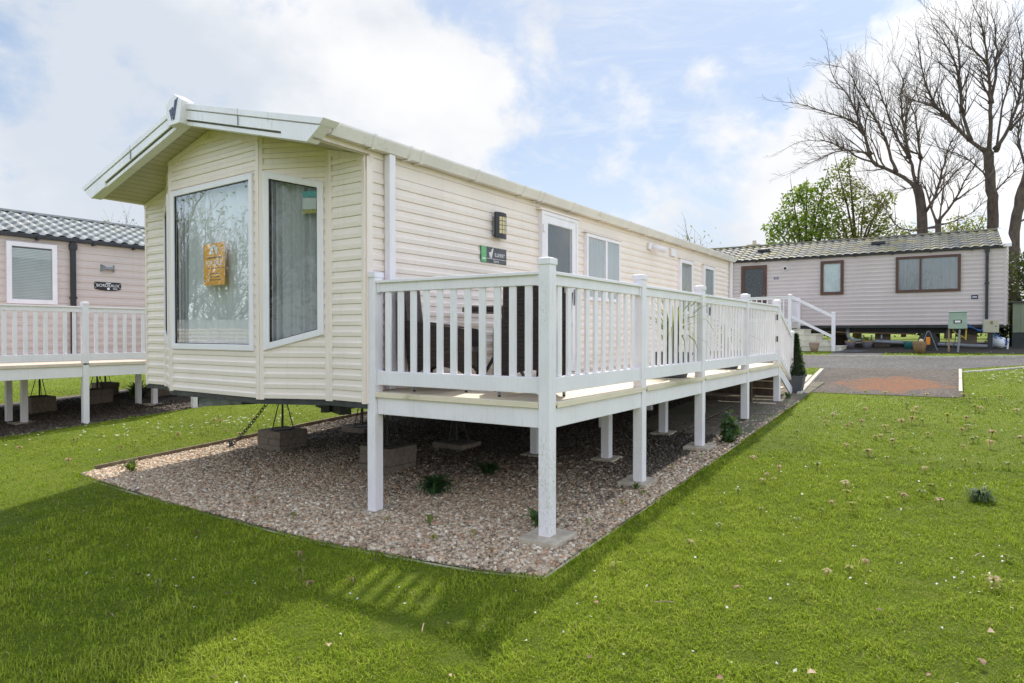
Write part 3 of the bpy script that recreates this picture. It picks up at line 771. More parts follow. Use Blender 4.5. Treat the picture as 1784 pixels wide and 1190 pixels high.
text('lettering', 'FOR SALE', .078, po+Vector((0, -.0025, .012)), pu, pv, 'letter', ps, xs=.92)
obj('small_print', MB().prism([(-.13, .062), (.15, .062), (.15, .076), (-.13, .076)], po, pu, pv, (0, -1, 0), .0012), 'timber_edge', ps)
lg = MB()
lg.prism([(-.075, .105), (-.075, .14), (-.06, .175), (-.025, .20), (-.02, .19), (-.02, .15), (-.04, .135), (-.01, .125), (.005, .105)], po, pu, pv, (0, -1, 0), .0015)
lg.prism([(.04, .105), (.0, .165), (-.012, .20), (.02, .203), (.055, .178), (.07, .14), (.072, .105)], po, pu, pv, (0, -1, 0), .0015)
obj('poster_mark', lg, 'letter', ps)

# ------------------------------------------------------------------ veranda along the caravan
DZ, PX_, PY_ = 1.07, -2.58, 4.20
ver = empty('veranda', (PX_, PY_, 0), 'white plastic veranda on tall posts with slatted railing along the cream caravan', 'veranda')
def post(parent, x, y, z0, z1, w=.1, cap=True, m='white', name='post'):
    p = obj(name, MB().box(x-w/2, x+w/2, y-w/2, y+w/2, z0, z1), m, parent, bevel=.005)
    if cap:
        c = MB().box(x-w/2-.008, x+w/2+.008, y-w/2-.008, y+w/2+.008, z1-.035, z1+.012)
        a = w/2+.006; b = w/2-.02
        c.add([(x-a, y-a, z1+.0125), (x+a, y-a, z1+.0125), (x+a, y+a, z1+.0125), (x-a, y+a, z1+.0125), (x-b, y-b, z1+.022), (x+b, y-b, z1+.022), (x+b, y+b, z1+.022), (x-b, y+b, z1+.022)],
              [(4, 5, 6, 7), (0, 1, 5, 4), (1, 2, 6, 5), (2, 3, 7, 6), (3, 0, 4, 7)])
        obj('post_cap', c, m, p, bevel=.004)
    return p
def railing(parent, a, b, n, z0=1.135, z1=2.062, m='white', bw=.062, inset_=.05):
    """top rail with cap, bottom rail, end brackets and n separate balusters between two posts"""
    a = Vector(a); b = Vector(b); d = (b-a).normalized(); a = a+d*inset_; b = b-d*inset_; L = (b-a).length
    side = Vector((-d.y, d.x, 0))
    at = lambda t, z: Vector((a.x+d.x*t, a.y+d.y*t, z))
    t_ = MB().bar(at(0, z1-.052), at(L, z1-.052), .046, .085).bar(at(0, z1-.002), at(L, z1-.002), .092, .026)
    obj('handrail', t_, m, parent, bevel=.004)
    obj('bottom_rail', MB().bar(at(0, z0+.062), at(L, z0+.062), .055, .125), m, parent, bevel=.005)
    br = MB()
    for t0 in (0.0, L-.028):
        br.bar(at(t0, z1-.050), at(t0+.028, z1-.050), .068, .102); br.bar(at(t0, z0+.062), at(t0+.028, z0+.062), .066, .137)
    obj('rail_bracket', br, m, parent, bevel=.004)
    gap = (L-n*bw)/(n+1)
    proto = None
    for k in range(n):
        t = gap*(k+1)+bw*k
        mb = MB().bar(at(t+bw/2, z0+.125), at(t+bw/2, z1-.09), .022, bw, up=d)
        # bar() gives w across d x up; width along the rail comes from h
        obj('baluster', mb, m, parent, bevel=.003)
posts_y = [4.20, 5.94, 7.74, 9.76, 11.79]
for i, y in enumerate(posts_y):
    post(ver, PX_, y, g(PX_, y)+(.045 if i < 4 else 0), 2.155, m='white_algae' if i == 0 else 'white')
post(ver, -4.345, 4.095, g(-4.335, PY_)-.01, 2.135)
railing(ver, (-4.345, 4.095, 0), (PX_, PY_, 0), 11)
for i, n in enumerate((10, 10, 12, 12)): railing(ver, (PX_, posts_y[i], 0), (PX_, posts_y[i+1], 0), n)
# deck boards (run across), nosing and fascias
db = MB(); y = PY_+.035
while y < 11.80:
    db.box(-4.36, PX_+.055, y, y+.138, DZ-.028, DZ); y += .144
db.add([(-4.292, 4.042, DZ-.045), (PX_-.052, PY_-.055, DZ-.045), (PX_-.052, PY_+.031, DZ-.045), (-4.292, PY_+.031, DZ-.045), (-4.292, 4.042, DZ+.0005), (PX_-.052, PY_-.055, DZ+.0005), (PX_-.052, PY_+.031, DZ+.0005), (-4.292, PY_+.031, DZ+.0005)],
       [(0, 3, 2, 1), (4, 5, 6, 7), (0, 1, 5, 4), (1, 2, 6, 5), (2, 3, 7, 6), (3, 0, 4, 7)])
for a, b in zip(posts_y, posts_y[1:]): db.box(PX_+.0555, PX_+.062, a+.052, b-.052, DZ-.045, DZ+.0005)
obj('deck_boards', db, 'deck', ver, bevel=.003)
obj('fascia_beam', MB().bar((-4.292, 4.092, .948), (PX_-.052, PY_-.012, .948), .04, .152), 'white', ver, bevel=.004)
for a, b in zip(posts_y, posts_y[1:]): obj('fascia_beam', MB().box(PX_-.01, PX_+.036, a+.052, b-.052, .872, 1.024), 'white', ver, bevel=.004)
jo = MB()
for x in (-4.25, -3.7, -3.3, -2.95): jo.box(x-.024, x+.024, PY_+.04, 11.78, .87, 1.038)
obj('joist', jo, 'timber_edge', ver)
legs = [(-3.34, 6.75), (-3.31, 8.42), (-4.22, 6.60), (-3.34, 10.1), (-4.22, 8.42), (-4.22, 10.1)]
for x, y in legs: post(ver, x, y, g(x, y)+.03, .869, cap=False, name='support_leg')
# hinges of the gate bay at the far end
for z in (1.87, 1.50): obj('hinge', MB().box(PX_+.0285, PX_+.045, 11.60, 11.66, z-.05, z+.05), 'black_plastic', ver, bevel=.004)
obj('hinge', MB().box(PX_+.0285, PX_+.040, 7.99, 8.02, 1.82, 1.92), 'black_plastic', ver, bevel=.004)
# steps at the far end, with their own sloping rail
for k in range(4):
    z1 = DZ-.155*(k+1)+.0; y0 = 11.86+.27*k
    st = MB().box(-4.1, -2.64, y0, y0+.29, z1-.03, z1)
    obj('step', st, 'deck', ver, bevel=.003); obj('riser', MB().box(-4.1, -2.66, y0+.02, y0+.04, z1-.15, z1-.031), 'bark', ver)
for x in (PX_, -4.12): post(ver, x, 12.93, g(x, 12.9), 1.62)
for x in (PX_,):
    a, b = Vector((x, 11.84, 2.02)), Vector((x, 12.88, 1.55)); dlt = Vector((0, 0, -.80))
    obj('stair_rail', MB().bar(a, b, .055, .07), 'white', ver, bevel=.004)
    obj('stair_rail', MB().bar(a+dlt, b+dlt, .05, .08), 'white', ver, bevel=.004)
    for k in range(6):
        p_ = a.lerp(b, (k+.7)/6.4); obj('baluster', MB().box(x-.011, x+.011, p_.y-.03, p_.y+.03, p_.z-.77, p_.z-.03), 'white', ver, bevel=.003)
    obj('stringer', MB().bar((x+.02, 11.85, .95), (x+.02, 12.88, .50), .03, .16), 'white', ver, bevel=.003)

# concrete pads under the posts
pad0 = None
pads = [(PX_, PY_+.01, .33, 'pale square concrete pad under the algae stained corner post'), (PX_-.02, 5.95, .31, 'concrete pad under the second post of the long railing'),
        (PX_, 7.73, .31, 'concrete pad under the middle post of the long railing, beside a tall weed'), (-4.37, 4.12, .30, 'half buried concrete pad under the post nearest the bay window')]
for x, y, w, lab in pads:
    m_ = MB(); h = .05
    m_.add([(x+a*w/2, y+b*w/2, g(x+a*w/2, y+b*w/2)+z) for z in (-.03, h) for a, b in ((-1, -1), (1, -1), (1, 1), (-1, 1))], [(3, 2, 1, 0), (4, 5, 6, 7), (0, 1, 5, 4), (1, 2, 6, 5), (2, 3, 7, 6), (3, 0, 4, 7)])
    if lab.startswith('half'): m_.v = [(a, b, c-.03) for a, b, c in m_.v]
    tag(obj('concrete_pad', m_, 'concrete', loc=(x, y, g(x, y)), bevel=.008), lab, 'pad', 'concrete pads under the veranda posts')
for x, y in legs[:3]:
    w = .28; m_ = MB().add([(x+a*w/2, y+b*w/2, g(x+a*w/2, y+b*w/2)+z) for z in (-.03, .034) for a, b in ((-1, -1), (1, -1), (1, 1), (-1, 1))], [(3, 2, 1, 0), (4, 5, 6, 7), (0, 1, 5, 4), (1, 2, 6, 5), (2, 3, 7, 6), (3, 0, 4, 7)])
    tag(obj('concrete_pad', m_, 'concrete', loc=(x, y, g(x, y)), bevel=.008), 'shaded concrete pad under an inner support leg of the veranda', 'pad', 'shaded pads under the inner legs')

# block piers with screw jacks below the cream caravan, and anchor chains
def pier(x, y, nl, w, d, h, label, rz=0.0, grp='block piers under the cream caravan'):
    r = random.Random(int(x*100+y*10)); z = g(x, y)-.02
    o = MB()
    for k in range(nl):
        dx, dy = r.uniform(-.01, .01), r.uniform(-.01, .01)
        if k % 2 == 0:
            o.box(-w/2+dx, w/2+dx, -d/2+dy, -.003+dy, k*h+.002, (k+1)*h); o.box(-w/2+dx, w/2+dx, .003+dy, d/2+dy, k*h+.002, (k+1)*h)
        else:
            o.box(-w/2+dx, -.003+dx, -d/2+dy, d/2+dy, k*h+.002, (k+1)*h); o.box(.003+dx, w/2+dx, -d/2+dy, d/2+dy, k*h+.002, (k+1)*h)
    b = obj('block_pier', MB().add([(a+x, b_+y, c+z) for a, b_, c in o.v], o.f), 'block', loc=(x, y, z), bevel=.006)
    tag(b, label, 'block pier', grp); return z+nl*h
def jack(x, y, z, ztop, label, grp='screw jacks under the cream caravan'):
    r = empty('screw_jack', (x, y, z), label, 'jack', grp)
    obj('screw', MB().tube([(x, y, z+.01), (x, y, ztop)], .014, 8).box(x-.05, x+.05, y-.05, y+.05, ztop-.012, ztop), 'dark_metal', r)
    for k in range(3):
        a = k*2.094+.5; obj('leg', MB().tube([(x+.16*math.cos(a), y+.16*math.sin(a), z+.006), (x+.015*math.cos(a), y+.015*math.sin(a), ztop-.10)], .008, 6), 'dark_metal', r)
    obj('base_plate', MB().torus((x, y, z+.008), .16, .006, n=16), 'dark_metal', r)
P4 = [(-7.66, 5.50, 3, .50, .44, .095, 'three layer block pier standing clear in front of the sunlit lawn'),
      (-5.42, 5.30, 3, .48, .44, .10, 'three layer block pier behind the post nearest the bay window'),
      (-5.42, 6.55, 1, .50, .40, .10, 'single layer block pier deep in the shade below the veranda'),
      (-7.55, 6.85, 1, .50, .42, .10, 'single layer block pier near the timber edging, behind the bay corner'),
      (-7.45, 8.9, 2, .46, .42, .10, 'far block pier below the chassis, well behind the bay'),
      (-5.30, 9.1, 2, .46, .42, .10, 'far block pier in the dark below the veranda wall side')]
JL = ['screw jack on the block pier in front of the sunlit lawn', 'screw jack on the tall block pier behind the post nearest the bay window', 'screw jack on the low block pier deep in the shade',
      'screw jack on the low block pier near the timber edging', 'screw jack on the far pier behind the bay', 'screw jack on the far pier by the veranda']
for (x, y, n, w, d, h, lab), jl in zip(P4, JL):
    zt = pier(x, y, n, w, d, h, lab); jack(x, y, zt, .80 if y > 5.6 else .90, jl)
def chain(a, b, label, sag=.04, loc=None):
    a, b = Vector(a), Vector(b); n = int((b-a).length/.052); mb = MB()
    for i in range(n):
        t = (i+.5)/n; p = a.lerp(b, t); p.z -= sag*4*t*(1-t)
        d = (b-a).normalized(); s = d.cross(Vector((0, 0, 1))).normalized(); up = s.cross(d)
        mb.torus(p, .022, .006, axis=s if i % 2 else up, n=12, m=5, sx=1.6, xdir=d)
    o = obj('anchor_chain', mb, 'dark_metal', loc=tuple(a), smooth=True); return tag(o, label, 'chain', 'anchor chains of the cream caravan')
chain((-8.42, 5.20, g(-8.42, 5.2)+.02), (-7.52, 5.32, .86), 'dark link chain slanting down to the left from the bay to the ground')
chain((-5.22, 4.98, g(-5.2, 5)+.02), (-5.34, 5.15, .86), 'dark link chain hanging down the face of the tall block pier')
tag(obj('ground_anchor', MB().tube([(-8.43, 5.2, g(-8.4, 5.2)-.03), (-8.43, 5.2, g(-8.4, 5.2)+.07)], .022, 8).torus((-8.43, 5.2, g(-8.4, 5.2)+.07), .03, .009, axis=(0, 1, 0)), 'dark_metal', loc=(-8.43, 5.2, g(-8.4, 5.2))), 'rusty ground anchor ring at the foot of the slanting chain', 'anchor')
# timber frame stored in the dark below the far end of the deck
tf = MB().box(-4.25, -2.95, 11.55, 11.62, g(-3.6, 11.6)+.03, g(-3.6, 11.6)+.10).box(-3.02, -2.94, 11.53, 11.60, g(-3, 11.6)+.01, .86).box(-4.25, -3.03, 11.56, 11.60, .62, .70)
tag(obj('timber_trestle', tf, 'bark', loc=(-3.6, 11.6, g(-3.6, 11.6)), bevel=.004), 'dark brown timber trestle standing under the far end of the veranda', 'trestle')

# ------------------------------------------------------------------ wicker furniture on the deck
def chair(name, loc, rz, label, high=True):
    """woven armchair: seat faces local +y"""
    r = empty(name, loc, label, 'chair', 'brown wicker garden chairs', rz, local=True)
    W, D, SH, BH = .50, .52, .40, 1.0
    obj('seat', MB().box(-W/2+.031, W/2-.031, -D/2, D/2, SH-.06, SH), 'wicker', r, bevel=.02)
    skirt = MB()
    # front skirt with an arched lower edge
    pts = [(-W/2+.031, .16)] + [(-W/2+.031+(W-.062)*i/10, .16+.075*math.sin(math.pi*i/10)) for i in range(1, 10)] + [(W/2-.031, .16), (W/2-.031, SH-.061), (-W/2+.031, SH-.061)]
    skirt.prism(pts, (0, D/2-.02, 0), (1, 0, 0), (0, 0, 1), (0, -1, 0), .025)
    obj('front_skirt', skirt, 'wicker', r)
    # back panel, raked, reaching low to the legs
    bk = []
    for i in range(11):
        t = i/10; bk.append((-W/2+W*t, .15+.075*math.sin(math.pi*t)))
    bk += [(W/2, BH), (-W/2, BH)]
    dn = Vector((0, -.11, 1)).normalized()
    obj('backrest', MB().prism(bk, (0, -D/2+.02, 0), (1, 0, 0), dn, (0, -1, 0), .045), 'wicker', r, bevel=.006)
    for s in (-1, 1):
        arm = [(-D/2+.005, .14), (-D/2+.10, .20), (0, .235), (D/2-.10, .20), (D/2, .14), (D/2+.005, .53), (D/2-.03, .57), (-D/2-.06, .65)]
        obj('arm_panel', MB().prism(arm, (s*(W/2) - (0.0 if s > 0 else -.0), 0, 0), (0, 1, 0), (0, 0, 1), (s, 0, 0), .045), 'wicker', r, bevel=.008)
        for yy in (-D/2+.02, D/2-.02):
            f = obj('leg', MB().box(s*(W/2+.022)-.02, s*(W/2+.022)+.02, yy-.02, yy+.02, .06, .2), 'wicker', r)
            obj('foot', MB().tube([(s*(W/2+.022), yy, .015), (s*(W/2+.022), yy, .06)], .014, 8), 'galv', f)
            obj('foot_tip', MB().tube([(s*(W/2+.022), yy, 0), (s*(W/2+.022), yy, .015)], .013, 8), 'rubber', f)
    return r
chair('wicker_chair', (-3.95, 4.64, DZ), R(-64), 'brown wicker armchair at the left end of the deck, seen from its side')
chair('wicker_chair', (-3.08, 4.70, DZ), R(40), 'brown wicker armchair by the corner post with its tall back to the lawn')
chair('wicker_chair', (-3.92, 6.10, DZ), R(172), 'brown wicker armchair beyond the table, facing the front railing')
tb_ = empty('garden_table', (-3.83, 5.38, DZ), 'round brown wicker table between the garden chairs', 'table')
obj('tabletop', MB().lathe([(.01, .735), (.40, .735), (.425, .75), (.425, .785), (.40, .80), (.01, .80)], (-3.83, 5.38, DZ), 32), 'wicker', tb_)
for k in range(4):
    a = k*math.pi/2+.6; x, y = -3.83+.06*math.cos(a), 5.38+.06*math.sin(a)
    obj('leg', MB().tube([(-3.83+.26*math.cos(a), 5.38+.26*math.sin(a), DZ), (x, y, DZ+.35), (x, y, DZ+.734)], .018, 8), 'dark_metal', tb_)

# ------------------------------------------------------------------ leaf helpers
def leaf_cloud(n, fn, size, cols, jit=.25, aspect=.55, droop=0.0, seed=0):
    """n rhombic leaves; fn(r,n)->positions (n,3); returns verts, faces, colours"""
    r = np.random.default_rng(seed); p = fn(r, n)
    d = r.normal(size=(n, 3)); d[:, 2] = d[:, 2]*.6 - droop; d /= np.linalg.norm(d, axis=1)[:, None]
    nn = r.normal(size=(n, 3)); nn[:, 2] = np.abs(nn[:, 2])+.5
    s = np.cross(d, nn); s /= np.linalg.norm(s, axis=1)[:, None]+1e-9
    L = size*(1+r.uniform(-.4, .5, n))[:, None]
    up = np.cross(s, d)
    v = np.stack([p, p+d*L*.5+s*L*aspect*.5+up*L*.06, p+d*L-up*L*.05, p+d*L*.5-s*L*aspect*.5+up*L*.06], 1).reshape(-1, 3)
    f = np.arange(4*n).reshape(n, 4)
    ci = r.integers(0, len(cols), n); c = np.array(cols)[ci]*(1+r.uniform(-jit, jit, n))[:, None]
    return v, f, np.repeat(np.clip(c, 0, 1), 4, axis=0)
def blades(base, dirs, L, w, segs, bend, cols, r):
    """arched sword leaves as numpy strips: base (n,3), dirs (n,2) azimuth unit vectors"""
    n = len(base); vs = []; S = segs+1
    L = L[:, None]; side = np.stack([-dirs[:, 1], dirs[:, 0], np.zeros(n)], -1)
    out = np.stack([dirs[:, 0], dirs[:, 1], np.zeros(n)], -1); b = bend[:, None]
    V = np.zeros((n, S, 2, 3))
    for i in range(S):
        t = i/segs; ang = b*(.25*t+.75*t*t)
        p = base + out*L*t*np.sin(ang)*.95 + np.array([0, 0, 1])*L*t*np.cos(ang*.85)
        ww = (w*(1-t**2.2)*(.75+.5*t*(1-t)*2))[:, None] if not np.isscalar(w) else w*(1-t**2.2)
        V[:, i, 0] = p-side*ww/2; V[:, i, 1] = p+side*ww/2
    base_i = (np.arange(n)*S*2)[:, None]
    F = []
    for i in range(segs):
        F.append(np.stack([base_i[:, 0]+2*i, base_i[:, 0]+2*i+1, base_i[:, 0]+2*i+3, base_i[:, 0]+2*i+2], -1))
    F = np.stack(F, 1).reshape(-1, 4)
    return V.reshape(-1, 3), F, np.repeat(cols, S*2, axis=0)

def weed(name, loc, label, n=40, L=.16, w=.045, up=.5, cols=((.04, .10, .025), (.06, .13, .03), (.09, .16, .04)), group=None, seed=1):
    """rosette of broad leaves on short stalks"""
    r = np.random.default_rng(seed); a = r.uniform(0, 6.283, n); d = np.stack([np.cos(a), np.sin(a)], -1)
    base = np.array(loc)+np.concatenate([d*r.uniform(0, L*.45, n)[:, None], r.uniform(0, .06, n)[:, None]], 1)
    Ls = L*r.uniform(.6, 1.25, n); bend = r.uniform(.5, 2.1, n)*(1.4-up)
    ws = w*r.uniform(.7, 1.3, n)
    n_ = n; segs = 4; S = segs+1
    V, F, Cc = blades(base, d, Ls, ws, segs, bend, np.array(cols)[r.integers(0, len(cols), n)]*r.uniform(.8, 1.2, n)[:, None], r)
    V = V.reshape(n, S, 2, 3)
    # pinch the base into a stalk
    mid = V[:, 0].mean(1, keepdims=True); V[:, 0] = mid+(V[:, 0]-mid)*.2
    mid = V[:, 2].mean(1, keepdims=True); V[:, 2] = mid+(V[:, 2]-mid)*1.25
    o = obj_np(name, V.reshape(-1, 3), F, 'leaf', Cc, loc=loc)
    return tag(o, label, 'weed', group)
W_ = lambda x, y: (x, y, g(x, y)+.01)
weed('weed_plant', W_(-4.20, 4.75), 'dark leafy weed growing from the gravel behind the post nearest the bay window', 80, .17, .055, .35, ((.03, .085, .035), (.035, .09, .035)), seed=3)
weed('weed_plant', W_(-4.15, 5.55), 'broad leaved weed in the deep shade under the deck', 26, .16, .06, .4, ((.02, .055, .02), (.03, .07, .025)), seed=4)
weed('weed_plant', W_(-2.80, 4.42), 'small leafy weed tucked behind the algae stained corner post', 34, .14, .035, .4, ((.045, .11, .03), (.07, .14, .045)), seed=5)
weed('weed_plant', W_(-3.62, 4.02), 'sparse pale green seedling on the gravel between the two front posts', 7, .08, .03, .3, ((.17, .2, .05),), seed=6)
weed('weed_plant', W_(.17, 6.75), 'dark grey green thistle patch flat on the right of the lawn', 130, .10, .014, -.7, ((.10, .15, .07), (.13, .17, .10)), seed=7)
weed('weed_plant', W_(-8.2, 3.75), 'pale low weeds at the far left corner of the gravel', 40, .12, .03, .3, ((.10, .15, .03), (.15, .18, .04)), seed=8)
weed('weed_plant', W_(-2.5, 12.2), 'small weed between the slabs at the foot of the last veranda post', 26, .12, .03, .4, seed=9)
weed('weed_plant', W_(-2.52, 5.72), 'tiny mossy weed against the foot of the second long side post', 16, .06, .02, .5, seed=10)
# tall nettle by the middle post
tn = empty('tall_weed', W_(-2.36, 8.2), 'tall nettle like weed at the edge of gravel and slabs by the middle post', 'weed')
vs, fs, cs, o_ = [], [], [], 0
for k, (dx, dy, h) in enumerate(((0, 0, .42), (.05, .04, .30), (-.05, .03, .26), (.02, -.06, .22))):
    def fn(r, n, dx=dx, dy=dy, h=h):
        z = r.uniform(.04, h, n); q = np.stack([-2.36+dx+r.normal(0, .012, n), 8.2+dy+r.normal(0, .012, n), z], -1); q[:, 2] += g(-2.36, 8.2); return q
    v, f, c = leaf_cloud(int(90*h/.4), fn, .075, ((.05, .10, .03), (.07, .13, .05), (.09, .14, .06)), droop=.2, seed=20+k)
    vs.append(v); fs.append(f+o_); cs.append(c); o_ += len(v)
obj_np('foliage', np.concatenate(vs), np.concatenate(fs), 'leaf', np.concatenate(cs), parent=tn)
obj('stem', MB().tube([W_(-2.36, 8.2), (-2.35, 8.2, g(-2.36, 8.2)+.4)], .004, 5).tube([W_(-2.31, 8.24), (-2.30, 8.24, g(-2.36, 8.2)+.29)], .004, 5), 'leafstem' if 'leafstem' in M else 'meter_green', tn)

# phormium in a bowl on the deck
def pot_bowl(parent, x, y, z, r0, r1, h, m, rim=None):
    o = obj('pot', MB().lathe([(r0*.9, 0), (r0, .01), (r1*.96, h-.03), (r1, h-.03), (r1, h), (r1-.02, h), (r1-.03, h-.04)], (x, y, z), 28), m, parent, smooth=False)
    obj('soil', MB().lathe([(.001, h-.035), (r1-.03, h-.035)], (x, y, z), 20), 'soil', parent); return o
def sword_plant(name, loc, potargs, label, n, L, cols, seed, w=.045, bend=(.2, 1.9), cat='potted plant'):
    r_ = empty(name, loc, label, cat)
    pot_bowl(r_, *loc, *potargs)
    h = potargs[2]; r = np.random.default_rng(seed); a = r.uniform(0, 6.283, n); d = np.stack([np.cos(a), np.sin(a)], -1)
    base = np.array([loc[0], loc[1], loc[2]+h-.05])+np.concatenate([d*r.uniform(0, .07, n)[:, None], np.zeros((n, 1))], 1)
    V, F, Cc = blades(base, d, L*r.uniform(.55, 1.1, n), w*r.uniform(.7, 1.2, n), 7, r.uniform(*bend, n), np.array(cols)[r.integers(0, len(cols), n)]*r.uniform(.85, 1.15, n)[:, None], r)
    obj_np('leaves', V, F, 'leaf', Cc, parent=r_); return r_
sword_plant('potted_phormium', (-2.82, 7.46, DZ), (.17, .24, .30, 'grey_pot'), 'yellow green sword leaved plant in a grey bowl on the deck', 60, .90, ((.20, .24, .03), (.10, .16, .03), (.30, .30, .05), (.14, .2, .04)), 5)
sword_plant('potted_cordyline', (-2.86, 9.75, DZ), (.17, .24, .26, 'grey_pot'), 'reddish leaved plant in a dark bowl further along the deck', 30, .65, ((.12, .03, .05), (.08, .05, .04), (.06, .08, .03)), 6, .03)
# a few long leaves that lean out through the railing
# topiary cone at the foot of the steps
tx, ty = -2.50, 12.98
top_ = empty('topiary_cone', (tx, ty, g(tx, ty)), 'slim dark green clipped cone in a square grey pot beside the veranda steps', 'potted plant')
z0 = g(tx, ty)+.02
obj('pot', MB().add([(tx+a*s, ty+b*s, z0+z) for s, z in ((.10, 0), (.145, .30)) for a, b in ((-1, -1), (1, -1), (1, 1), (-1, 1))], [(3, 2, 1, 0), (4, 5, 6, 7), (0, 1, 5, 4), (1, 2, 6, 5), (2, 3, 7, 6), (3, 0, 4, 7)]).box(tx-.155, tx+.155, ty-.155, ty+.155, z0+.295, z0+.33), 'grey_pot', top_, bevel=.006)
def fn(r, n):
    t = r.uniform(0, 1, n)**1.35; a = r.uniform(0, 6.283, n); rad = (.165*(1-t)+.012)*r.uniform(.72, 1.03, n)
    return np.stack([tx+rad*np.cos(a), ty+rad*np.sin(a), z0+.33+.78*t], -1)
v, f, c = leaf_cloud(3200, fn, .032, ((.015, .045, .022), (.022, .06, .028), (.03, .075, .035), (.01, .03, .018)), seed=31)
obj_np('foliage', v, f, 'leaf', c, parent=top_)
obj('core', MB().lathe([(.001, .30), (.13, .34), (.07, .72), (.004, 1.06)], (tx, ty, z0), 14), 'soil', top_)

# ------------------------------------------------------------------ the neighbour on the left (wall faces +x)
LX = -14.95
lv = empty('static_caravan', (LX-1.9, 2.0, 1.0), 'pinkish static caravan on the left with a grey tiled roof and a black drainpipe', 'caravan')
ly0, ly1 = 2.3, 13.0
w_ = MB(); clad(w_, [[(ly0, 1.0), (ly1, 1.0), (ly1, 3.50), (ly0, 3.50)]], (LX, 0, 0), (0, 1, 0), (1, 0, 0), 1.0, .15, .9)
obj('side_wall', w_, 'pink', lv)
w_ = MB(); clad(w_, [[(0, 1.0), (3.9, 1.0), (3.9, 3.5), (1.95, 4.2), (0, 3.5)]], (LX, ly1, 0), (-1, 0, 0), (0, 1, 0), 1.0, .15, .9)
clad(w_, [[(0, 1.0), (3.9, 1.0), (3.9, 3.5), (1.95, 4.2), (0, 3.5)]], (LX-3.9, ly0, 0), (1, 0, 0), (0, -1, 0), 1.0, .15, .9)
obj('end_wall', w_, 'pink', lv)
obj('side_wall', MB().box(LX-3.9, LX-3.88, ly0, ly1, 1.0, 3.5), 'pink', lv)
obj('floor', MB().box(LX-3.88, LX-.005, ly0+.01, ly1-.01, .93, 1.0), 'dark_metal', lv)
dn = Vector((.945, 0, -.33)).normalized()
obj('roof', tile_roof(MB(), (LX-1.95, ly0-.1, 4.22), (0, 1, 0), ly1-ly0+.2, dn, 2.13, wave=.235, amp=.022, course=.30, step=.035), 'tile_grey', lv, smooth=True)
dn2 = Vector((-.945, 0, -.33)).normalized()
obj('roof', tile_roof(MB(), (LX-1.95, ly0-.1, 4.22), (0, 1, 0), ly1-ly0+.2, dn2, 2.13, wave=.235, amp=.02), 'tile_grey', lv, smooth=True)
obj('ridge_cap', MB().bar((LX-1.95, ly0-.1, 4.245), (LX-1.95, ly1+.1, 4.245), .2, .045), 'tile_grey', lv)
obj('gutter', MB().box(LX+.012, LX+.105, ly0-.05, ly1+.05, 3.455, 3.535), 'black_plastic', lv, bevel=.01)
obj('downpipe', MB().box(LX+.016, LX+.085, 5.70, 5.79, 1.0, 3.455).box(LX+.012, LX+.10, 5.68, 5.81, 3.30, 3.42).box(LX+.014, LX+.092, 5.685, 5.805, 2.30, 2.34), 'black_plastic', lv, bevel=.004)
for y in (4.2, 5.1, 6.1, 6.9): obj('bracket', MB().box(LX+.012, LX+.125, y, y+.04, 3.42, 3.50), 'black_plastic', lv)
LO, LU, LN = (LX, 0, 0), (0, 1, 0), (1, 0, 0)
window(lv, [(4.62, 2.17), (5.46, 2.17), (5.46, 3.36), (4.62, 3.36)], LO, LU, LN, 'white', blind=True, fw=.085)
window(lv, [(2.6, 1.6), (3.9, 1.6), (3.9, 3.36), (2.6, 3.36)], LO, LU, LN, 'white', cm='net', fw=.085)
lp = MB()
for s, yy in ((-1, 6.27), (1, 6.55)):
    lp.add([(LX+.012, yy, 2.90), (LX+.012, yy, 3.06), (LX+.11, yy-s*.07, 3.01), (LX+.11, yy-s*.07, 2.95), (LX+.012, yy-s*.008, 2.90), (LX+.012, yy-s*.008, 3.06), (LX+.11, yy-s*.078, 3.01), (LX+.11, yy-s*.078, 2.95)],
           [(0, 1, 2, 3), (4, 7, 6, 5), (0, 4, 5, 1), (1, 5, 6, 2), (2, 6, 7, 3), (3, 7, 4, 0)])
lp.box(LX+.012, LX+.108, 6.345, 6.475, 2.955, 3.005)
obj('wall_lamp', lp, 'galv', lv)
pts = [(6.15, 2.66), (6.155, 2.675), (6.17, 2.682), (6.655, 2.682), (6.67, 2.675), (6.675, 2.66), (6.675, 2.55), (6.66, 2.53), (6.55, 2.508), (6.41, 2.50), (6.27, 2.508), (6.165, 2.53), (6.15, 2.55)]
nb = obj('name_plaque', MB().prism(pts, (LX+.012, 0, 0), (0, 1, 0), (0, 0, 1), (1, 0, 0), .012), 'plaque_black', lv)
text('lettering', 'BORDEAUX', .090, (LX+.0255, 6.412, 2.608), (0, 1, 0), (0, 0, 1), 'letter', nb, xs=.95)
for y0_, y1_, z0_, z1_ in ((6.37, 6.47, 2.654, 2.668), (6.51, 6.60, 2.541, 2.554)):
    obj('small_print', MB().box(LX+.0242, LX+.026, y0_, y1_, z0_, z1_), 'letter', nb)
obj('plaque_mark', MB().prism([(.026*math.cos(k), .026*math.sin(k)) for k in np.linspace(0, 5.8, 14)], (LX+.0245, 6.42, 2.545), (0, 1, 0), (0, 0, 1), (1, 0, 0), .002), 'letter', nb)
for y in (6.172, 6.652):
    for z in (2.652, 2.565): obj('screw_head', MB().prism([(.008*math.cos(k), .008*math.sin(k)) for k in np.linspace(0, 5.5, 8)], (LX+.0245, y, z), (0, 1, 0), (0, 0, 1), (1, 0, 0), .003), 'letter', nb)
